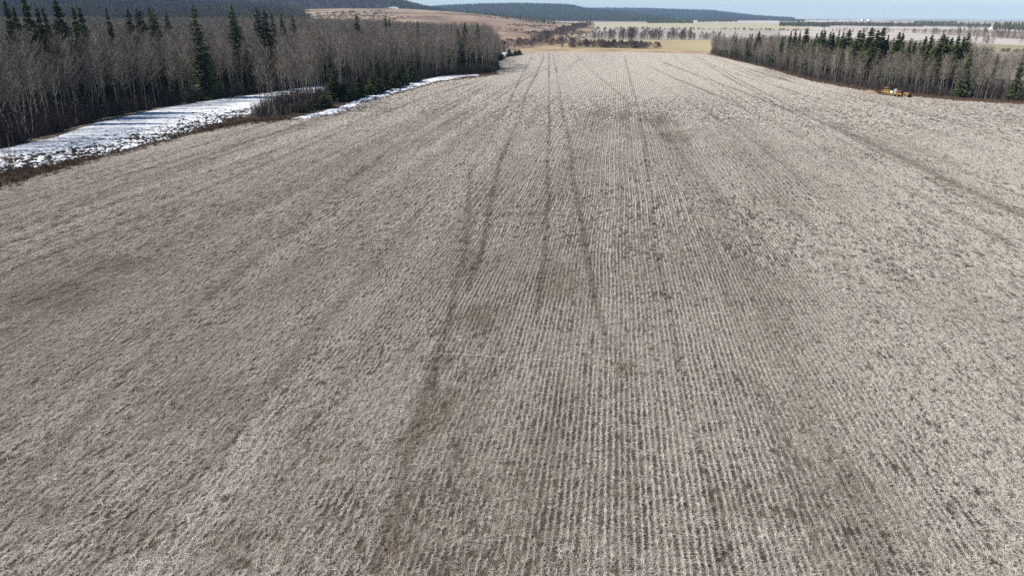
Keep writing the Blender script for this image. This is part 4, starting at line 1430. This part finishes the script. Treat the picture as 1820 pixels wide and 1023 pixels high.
zp = lambda x, y: relief_z(PV, x, y) - .2
plants('bush', BUSH, 4.5, [(1032, 84), (1080, 84.5), (1120, 85.5), (1160, 86.5)], 62, 5.0, ['purple brown bush in the left third of the hedge past the stubble', 'purple brown bush in the middle of the hedge past the stubble', 'purple brown bush in the right third of the hedge, beside the gold field'], 'bush', 'bushes in the hedge past the stubble', 4, .2)
plants('bush', BUSH, 4.5, [(1016, 85.5), (1020, 86)], 2, 3.6, 'round bush standing apart left of the long hedge', 'bush', 'bushes apart from the hedge', .6)
plants('bush', BUSH, 4.5, [(999, 85.5), (1000, 85.6)], 1, 2.6, 'small lone bush furthest left on the tan verge', 'bush', None, .1)
plants('bare_tree', HTREE, 8, [(1040, 69.5), (1120, 70), (1200, 70.5), (1275, 71)], 100, [6, 9, 10, 8, 10, 6.5, 7], ['grey leafless tree in the gold field row, part nearest the pasture edge', 'grey leafless tree in the gold field row, part above the long hedge end', 'grey leafless tree in the gold field row, part running up to the woodlot'], 'tree', 'trees in the row between the fields', 5, .3)
plants('bush', BUSH, 4.5, [(1056, 52.5), (1200, 52.8), (1320, 53.8), (1440, 56)], 88, 3.6, ['dark little bush in the thin far hedge, under the middle hill', 'dark little bush in the thin far hedge, under the far blue hill', 'dark little bush in the thin far hedge, behind the woodlot left end'], 'bush', 'bushes in the hedge behind the whitish field', 4, .45)
plants('bare_tree', HTREE, 8, [(884, 96), (905, 85), (935, 77), (975, 64), (1010, 55), (1035, 49), (1052, 44)], 90, [4, 5, 6, 8, 9, 10, 10], ['purple grey tree at the near low end of the pasture edge line', 'purple grey tree halfway up the slanting pasture edge line', 'purple grey tree at the far top end of the pasture edge line'], 'tree', 'trees slanting along the pasture edge', 5, .3)
plants('bush', BUSH, 4.5, [(925, 84), (960, 72), (985, 62), (1015, 54), (1040, 48)], 72, [4, 5.5, 7, 8, 8], 'dark brush under the slanting line of trees at the pasture edge', 'bush', 'brush under the pasture edge trees', 4, .3)
plants('bush', BUSH, 4.5, [(885, 92), (910, 84), (935, 82), (955, 80), (985, 76)], 22, 4.5, 'reddish bush thicket at the foot of the pasture', 'bush', 'bushes at the foot of the pasture', 8, .4)
plants('bare_tree', HTREE, 8, [(1612, 58), (1680, 62), (1740, 65), (1830, 71)], 70, [5, 6, 8, 10, 9, 9], ['grey tree in the broad row behind the pinkish field, above the spruces', 'grey tree in the broad row behind the pinkish field, above its tree clump', 'grey tree in the broad row behind the pinkish field, at the right border'], 'tree', 'trees in the broad row behind the pinkish field', 9, .3)
plants('bare_tree', HTREE, 8, [(1480, 56), (1545, 57.5), (1585, 58)], 34, [6, 5, 7], 'brownish tree in the short row behind the woodlot spruces', 'tree', 'trees in the row behind the woodlot', 6, .3)
plants('bare_tree', HTREE, 8, [(1742, 78), (1764, 78.5)], 6, 7, 'dark tree in the small clump on the pinkish field', 'tree', 'trees in the clump on the pinkish field', 2, .2)
plants('bare_tree', HTREE, 8, [(1815, 78.5), (1822, 79)], 2, 6, 'grey tree on the pinkish field at the right border', 'tree', 'trees at the right border', 1, .2)
plants('bush', BUSH, 4.5, [(1725, 91), (1780, 92.5), (1830, 93.5)], 22, 2.2, 'low dark bush on the line across the olive grass', 'bush', 'bushes across the olive grass', 1.5, .4)
plants('bush', BUSH, 4.5, [(1735, 112), (1770, 118), (1825, 126)], 34, 3.6, 'grey brush on the scrub ground behind the thin trees', 'bush', 'brush on the scrub ground', 9, .4)
plants('bush', BUSH, 4.5, [(938, 62), (943, 62.5)], 2, 3.2, 'dark bush alone on the open pasture', 'bush', 'dark bushes on the pasture', 2, .2, zp)
sx = []
for k in range(2600):
    px = random.uniform(560, 1040); d = random.uniform(560, 1800)
    p = at_dist(px, d)
    if fbm(np.array([p.x * .008]), np.array([p.y * .005]), 151, 3)[0] > .54:
        sx.append((p.x, p.y, zp(p.x, p.y)))
sx = np.array(sx)
scatter('pasture_scrub', sx, RNG.uniform(0, 6.28, len(sx)), np.stack([RNG.uniform(.5, 1.5, len(sx)), RNG.uniform(.5, 1.5, len(sx)), RNG.uniform(.25, .7, len(sx))], 1), RNG.integers(0, 4, len(sx)), make_protos('scrub_proto', BUSH),
        'low purplish scrub in patches over the pasture', 'scrub')


# far treelines and wood blocks on the plain
def wood(name, px, n, s, con, label, stretch=0):
    P = poly(px)
    x0, y0 = P.min(0); x1, y1 = P.max(0)
    out = []
    while sum(len(a) for a in out) < n:
        X = RNG.uniform(x0, x1, n * 4); Y = RNG.uniform(y0, y1, n * 4)
        k = inside(P, X, Y)
        out.append(np.stack([X[k], Y[k]], 1))
    Q = np.concatenate(out)[:n]
    scatter(name, np.c_[Q, np.full(n, -.3)], RNG.uniform(0, 6.28, n), RNG.uniform(.6, 1.15, n) * s, np.where(RNG.random(n) < con, RNG.integers(4, 7, n), RNG.integers(0, 4, n)), FAR_PROTOS, label, 'wood')


wood('far_wood', [(1150, 42), (1232, 42), (1232, 39), (1150, 38.5)], 700, .8, .8, 'dark conifer wood below the far hill')
wood('far_wood', [(1385, 47), (1475, 49), (1472, 44.5), (1385, 43.5)], 700, .75, .45, 'brownish block of wood on the plain')
wood('far_wood', [(1383, 38.5), (1430, 39), (1430, 36.8), (1383, 36.5)], 500, .8, .7, 'dark blue clump of wood near the horizon')
wood('far_wood', [(1470, 46.5), (1640, 48.5), (1640, 46), (1470, 44)], 900, .8, .2, 'long grey tree line behind the strip field')
wood('far_wood', [(1640, 47), (1760, 49.5), (1760, 47), (1640, 44.5)], 500, .8, .2, 'grey tree line continuing to the right')
wood('far_wood', [(1765, 52.5), (1860, 56), (1860, 53), (1765, 50)], 260, 1.1, .5, 'dark trees around the far right farm')
wood('far_wood', [(1625, 41.5), (1700, 43), (1700, 40), (1625, 39)], 450, .65, .5, 'bluish wood in the middle of the plain')
wood('far_wood', [(1240, 40), (1310, 39.5), (1310, 37), (1240, 36.5)], 600, 1.1, .5, 'bluish wood at the foot of the far hill')
wood('far_wood', [(1310, 36.6), (1480, 37.2), (1480, 35.6), (1310, 35.0)], 700, .6, .4, 'blue tree band on the plain left')
wood('far_wood', [(1430, 33.2), (1900, 36.4), (1900, 34.8), (1430, 32.0)], 2000, .8, .5, 'blue band of woods along the horizon')
wood('far_wood', [(1480, 39.6), (1900, 43.4), (1900, 42.2), (1480, 38.5)], 500, .5, .4, 'grey blue tree lines across the plain')
wood('far_wood', [(1480, 37.6), (1900, 41.4), (1900, 40.8), (1480, 37.2)], 400, .5, .4, 'thin blue tree line below the horizon')

# ------------------------------------------------------------------ farm buildings far out on the plain
M_WHITE = noisy('white_siding', [(.3, (.74, .74, .72)), (.7, (.82, .82, .80))], .4, 3)
M_ROOF = noisy('grey_roofing', [(.3, (.22, .23, .25)), (.7, (.34, .35, .37))], .4, 3)
M_DARKGLASS = noisy('window_glass', [(.3, (.02, .025, .03)), (.7, (.04, .045, .05))], 1, 2, rough=.15, spec=.5)


def barn(px, py, w, l, h, label):
    p = at(px, py)
    o = empty('farm_building', (p.x, p.y, -.2), label, 'building', 'white farm buildings on the plain', .3)
    b = MB(); b.box((0, 0, h / 2), (w / 2, l / 2, h / 2), .1)
    b.f.append((len(b.v), len(b.v) + 1, len(b.v) + 2)); b.v += [(-w / 2, -l / 2 + .02, h), (w / 2, -l / 2 + .02, h), (0, -l / 2 + .02, h * 1.5)]
    b.f.append((len(b.v), len(b.v) + 1, len(b.v) + 2)); b.v += [(-w / 2, l / 2 - .02, h), (0, l / 2 - .02, h * 1.5), (w / 2, l / 2 - .02, h)]
    link('wall', b.mesh('farm_wall', M_WHITE), o)
    r = MB()
    for s in (-1, 1):
        e0 = Vector((s * (w / 2 + .6), -l / 2 - .5, h - .3)); e1 = Vector((s * (w / 2 + .6), l / 2 + .5, h - .3))
        r0 = Vector((0, -l / 2 - .5, h * 1.5 + .1)); r1 = Vector((0, l / 2 + .5, h * 1.5 + .1)); t = Vector((0, 0, .25))
        r.quad(e0 + t, e1 + t, r1 + t, r0 + t); r.quad(e0, r0, r1, e1); r.quad(e0, e0 + t, r0 + t, r0); r.quad(e1, r1, r1 + t, e1 + t); r.quad(e0, e1, e1 + t, e0 + t)
    link('roof', r.mesh('farm_roof', M_ROOF if w < 20 else M_WHITE), o)
    d = MB(); d.box((0, -l / 2 - .1, h * .4), (w * .2, .12, h * .4))
    link('door', d.mesh('farm_door', M_DARKGLASS), o)


barn(1533, 36.4, 15, 20, 8, 'tall white farm building left of two on the plain')
barn(1545, 37.2, 17, 24, 6, 'white farm building right of two on the plain')
barn(1764, 51.5, 7, 10, 2.6, 'small white house among trees at the far right')

# ------------------------------------------------------------------ yellow machines parked at the woodlot
M_YELLOW = noisy('yellow_paint', [(.3, (.13, .075, .025)), (.5, (.27, .165, .04)), (.75, (.36, .25, .09))], 2.5, 5, rough=.45, spec=.4)
M_RUST = noisy('rusty_steel', [(.3, (.06, .03, .024)), (.7, (.12, .062, .045))], 3, 5)
M_BLACK = noisy('black_rubber', [(.3, (.012, .012, .013)), (.7, (.03, .03, .03))], 4, 4, rough=.8)
M_STEEL = noisy('worn_steel', [(.3, (.16, .14, .12)), (.7, (.36, .33, .30))], 4, 4, rough=.5, spec=.4)
M_CREAM = noisy('white_tank', [(.3, (.66, .66, .64)), (.7, (.8, .8, .78))], 2, 3, rough=.5)


def wheel(parent, x, y, r, w, side=1):
    b = MB()
    n = 20
    prof = [(r * .55, -w / 2), (r * .9, -w / 2), (r, -w * .35), (r, w * .35), (r * .9, w / 2), (r * .55, w / 2)]
    for k in range(n):
        a = 6.283 * k / n
        for q, (rr, o) in enumerate(prof):
            t = 1.0 if k % 2 or not (1 < q < 4) else .94
            b.v.append((x + rr * t * math.cos(a), y + o, r + rr * t * math.sin(a)))
    m = len(prof)
    for k in range(n):
        k2 = (k + 1) % n
        for q in range(m - 1):
            b.f.append((k * m + q, k2 * m + q, k2 * m + q + 1, k * m + q + 1))
    wl = link('wheel', b.mesh('tyre', M_BLACK, True), parent)
    h = MB(); h.cyl((x, y - w * .3, r), (x, y + w * .3, r), r * .56, 14); h.cyl((x, y - w * .42, r), (x, y + w * .42, r), r * .18, 10)
    link('rim', h.mesh('rim', M_YELLOW), wl)


def skid_steer(p, rz):
    o = empty('skid_steer_loader', p, 'yellow compact loader with open cab frame, leftmost of the three machines', 'loader', 'yellow machines parked by the woodlot', rz)
    for x in (-.55, .55):
        for y in (-.72, .72):
            wheel(o, x, y, .40, .30)
    b = MB(); b.box((0, 0, .72), (1.15, .52, .34), .08); b.box((-.85, 0, 1.2), (.38, .5, .25), .1)
    link('body', b.mesh('loader_body', M_YELLOW), o)
    c = MB()
    for x in (-.42, .52):
        for y in (-.46, .46):
            c.tube([(x, y, 1.0), (x * .94, y, 1.98)], [.05, .05], 6)
    c.box((.04, 0, 2.03), (.6, .54, .05), .03)
    for y in (-.46, .46):
        c.tube([(-.42, y, 1.45), (.52, y, 1.45)], [.035, .035], 6)
    link('cab_frame', c.mesh('loader_cab', M_YELLOW), o)
    s = MB(); s.box((-.1, 0, 1.16), (.24, .25, .08), .03); s.box((-.33, 0, 1.42), (.06, .25, .26), .03)
    link('seat', s.mesh('loader_seat', M_BLACK), o)
    for y in (-.62, .62):
        a = MB(); a.tube([(-1.0, y, 1.35), (-.2, y, 1.45), (.95, y, 1.15), (1.25, y, .5)], [.08, .085, .085, .07], 6)
        link('lift_arm', a.mesh('loader_arm', M_YELLOW), o)
    k = MB()
    prof = [(1.25, .62), (1.28, .12), (1.85, .05), (1.86, .09), (1.36, .18), (1.33, .62)]
    for y in (-.86, .86):
        k.v += [(x, y, z) for x, z in prof]
    for q in range(6):
        q2 = (q + 1) % 6
        k.f.append((q, q2, 6 + q2, 6 + q))
    k.f.append((5, 4, 3, 2, 1, 0)); k.f.append((6, 7, 8, 9, 10, 11))
    k.box((1.6, -.85, .3), (.26, .03, .2)); k.box((1.6, .85, .3), (.26, .03, .2))
    link('bucket', k.mesh('loader_bucket', M_RUST), o)


def tank_trailer(p, rz):
    o = empty('equipment_trailer', p, 'yellow trailer with white drum and rusty box, middle of the three machines', 'trailer', 'yellow machines parked by the woodlot', rz)
    for x in (-.35, .55):
        for y in (-.85, .85):
            wheel(o, x, y, .36, .24)
    d = MB(); d.box((0, 0, .62), (1.55, .72, .12), .04); d.box((0, -.70, .80), (1.5, .04, .12)); d.box((0, .70, .80), (1.5, .04, .12))
    link('deck', d.mesh('trailer_deck', M_YELLOW), o)
    t = MB(); t.tube([(-1.5, -.3, 1.05), (-1.46, -.3, 1.05), (-.86, -.3, 1.05), (-.82, -.3, 1.05)], [.24, .32, .32, .24], 16, True)
    link('tank', t.mesh('trailer_drum', M_CREAM, True), o)
    e = MB(); e.box((.75, 0, 1.2), (.65, .58, .46), .07); e.tube([(.9, .3, 1.6), (.9, .3, 2.0)], [.05, .05], 8)
    link('engine_box', e.mesh('trailer_box', M_RUST), o)
    g = MB(); g.box((-.3, .15, 1.35), (.45, .38, .6), .12)
    link('hopper', g.mesh('trailer_hopper', M_STEEL), o)
    h = MB(); h.tube([(-1.55, .5, .6), (-2.3, 0, .5)], [.05, .05], 6); h.tube([(-1.55, -.5, .6), (-2.3, 0, .5)], [.05, .05], 6)
    link('drawbar', h.mesh('trailer_bar', M_YELLOW), o)


def dozer(p, rz):
    o = empty('small_dozer', p, 'yellow crawler with black seat and dark blade, rightmost of the three machines', 'bulldozer', 'yellow machines parked by the woodlot', rz)
    for y in (-.62, .62):
        b = MB()
        path = [(-.95, .12), (-.75, 0), (.75, 0), (.95, .12), (1.0, .35), (.85, .56), (-.85, .60), (-1.0, .38)]
        n = len(path)
        for yy in (y - .19, y + .19):
            b.v += [(x, yy, z) for x, z in path]
        for q in range(n):
            q2 = (q + 1) % n
            b.f.append((q, q2, n + q2, n + q))
        b.f.append(tuple(range(n))); b.f.append(tuple(range(n, 2 * n))[::-1])
        for q in range(9):
            b.box((-.85 + q * .21, y, -.0), (.03, .2, .035))
        tr_ = link('track', b.mesh('dozer_track', M_BLACK), o)
        w = MB(); s = 1 if y > 0 else -1
        for x in (-.62, 0, .62):
            w.cyl((x, y + s * .16, .3), (x, y + s * .215, .3), .2, 12)
        link('roller', w.mesh('dozer_roller', M_YELLOW), tr_)
    b = MB(); b.box((.35, 0, .82), (.62, .40, .32), .07); b.box((-.55, 0, .68), (.42, .46, .14), .04); b.box((-.3, .5, .9), (.5, .1, .06)); b.box((-.3, -.5, .9), (.5, .1, .06))
    link('hood', b.mesh('dozer_hood', M_YELLOW), o)
    s = MB(); s.box((-.55, 0, .92), (.26, .28, .10), .04); s.box((-.82, 0, 1.2), (.07, .28, .3), .04)
    link('seat', s.mesh('dozer_seat', M_BLACK), o)
    c = MB()
    for y in (-.42, .42):
        c.tube([(-.9, y, .7), (-.85, y, 1.85), (-.2, y, 1.9)], [.045, .045, .045], 6)
    c.box((-.5, 0, 1.93), (.5, .5, .04), .02)
    link('canopy', c.mesh('dozer_canopy', M_BLACK), o)
    k = MB()
    prof = [(1.30, .85), (1.20, .55), (1.20, .25), (1.32, .02), (1.37, .03), (1.27, .28), (1.27, .54), (1.36, .84)]
    for y in (-.95, .95):
        k.v += [(x, y, z) for x, z in prof]
    for q in range(8):
        q2 = (q + 1) % 8
        k.f.append((q, q2, 8 + q2, 8 + q))
    k.f.append(tuple(range(8))); k.f.append(tuple(range(8, 16))[::-1])
    k.tube([(.3, -.75, .3), (1.2, -.75, .3)], [.06, .06], 6); k.tube([(.3, .75, .3), (1.2, .75, .3)], [.06, .06], 6)
    link('blade', k.mesh('dozer_blade', M_RUST), o)
    e = MB(); e.tube([(.55, 0, 1.1), (.55, 0, 1.65)], [.04, .04], 8)
    link('exhaust', e.mesh('dozer_exhaust', M_BLACK), o)


e1 = at(1800, 182) - at(1500, 157); az = math.atan2(e1.y, e1.x)
skid_steer(at(1574, 169), az + math.pi - .25)
tank_trailer(at(1592, 171.5), az + .1)
dozer(at(1608, 172.5), az + .05)

# heap of old straw and soil left of the machines
b = MB(); nn, mm = 7, 14
for i in range(nn):
    t = i / (nn - 1)
    for k in range(mm):
        a = 6.283 * k / mm; q = (1 - t) * (1 + random.gauss(0, .07))
        b.v.append((2.6 * q * math.cos(a), 1.3 * q * math.sin(a), 1.0 * (1 - (1 - t) ** 2) + random.gauss(0, .04)))
for i in range(nn - 1):
    for k in range(mm):
        k2 = (k + 1) % mm
        b.f.append((i * mm + k, i * mm + k2, (i + 1) * mm + k2, (i + 1) * mm + k))
p = at(1547, 166)
o = link('soil_heap', b.mesh('soil_heap', noisy('heap', [(.3, (.10, .075, .05)), (.7, (.25, .205, .145))], 2, 5, bump=.5), True), None, (p.x, p.y, -.1))
o.rotation_euler = (0, 0, az)
tag(o, 'low tan heap at the woodlot edge left of the yellow machines', 'heap')

# ------------------------------------------------------------------ air
hz, ht, hb = mat_new('haze_air')
ht.nodes.remove(hb)
pv = ht.nodes.new('ShaderNodeVolumePrincipled')
pv.inputs['Color'].default_value = (0.38, 0.66, 1.0, 1)
pv.inputs['Density'].default_value = 6e-5
pv.inputs['Anisotropy'].default_value = 0.0
ht.links.new(pv.outputs[0], ht.nodes['Material Output'].inputs['Volume'])
E = 15500
V = [(x, y, z) for z in (-1.5, 215) for x, y in ((-E, -E), (E, -E), (E, E), (-E, E))]
me = mesh_np('haze', V, [(3, 2, 1, 0), (4, 5, 6, 7), (0, 1, 5, 4), (1, 2, 6, 5), (2, 3, 7, 6), (3, 0, 4, 7)], [hz])
tag(link('haze', me), 'thin pale air over the plain', kind='stuff')
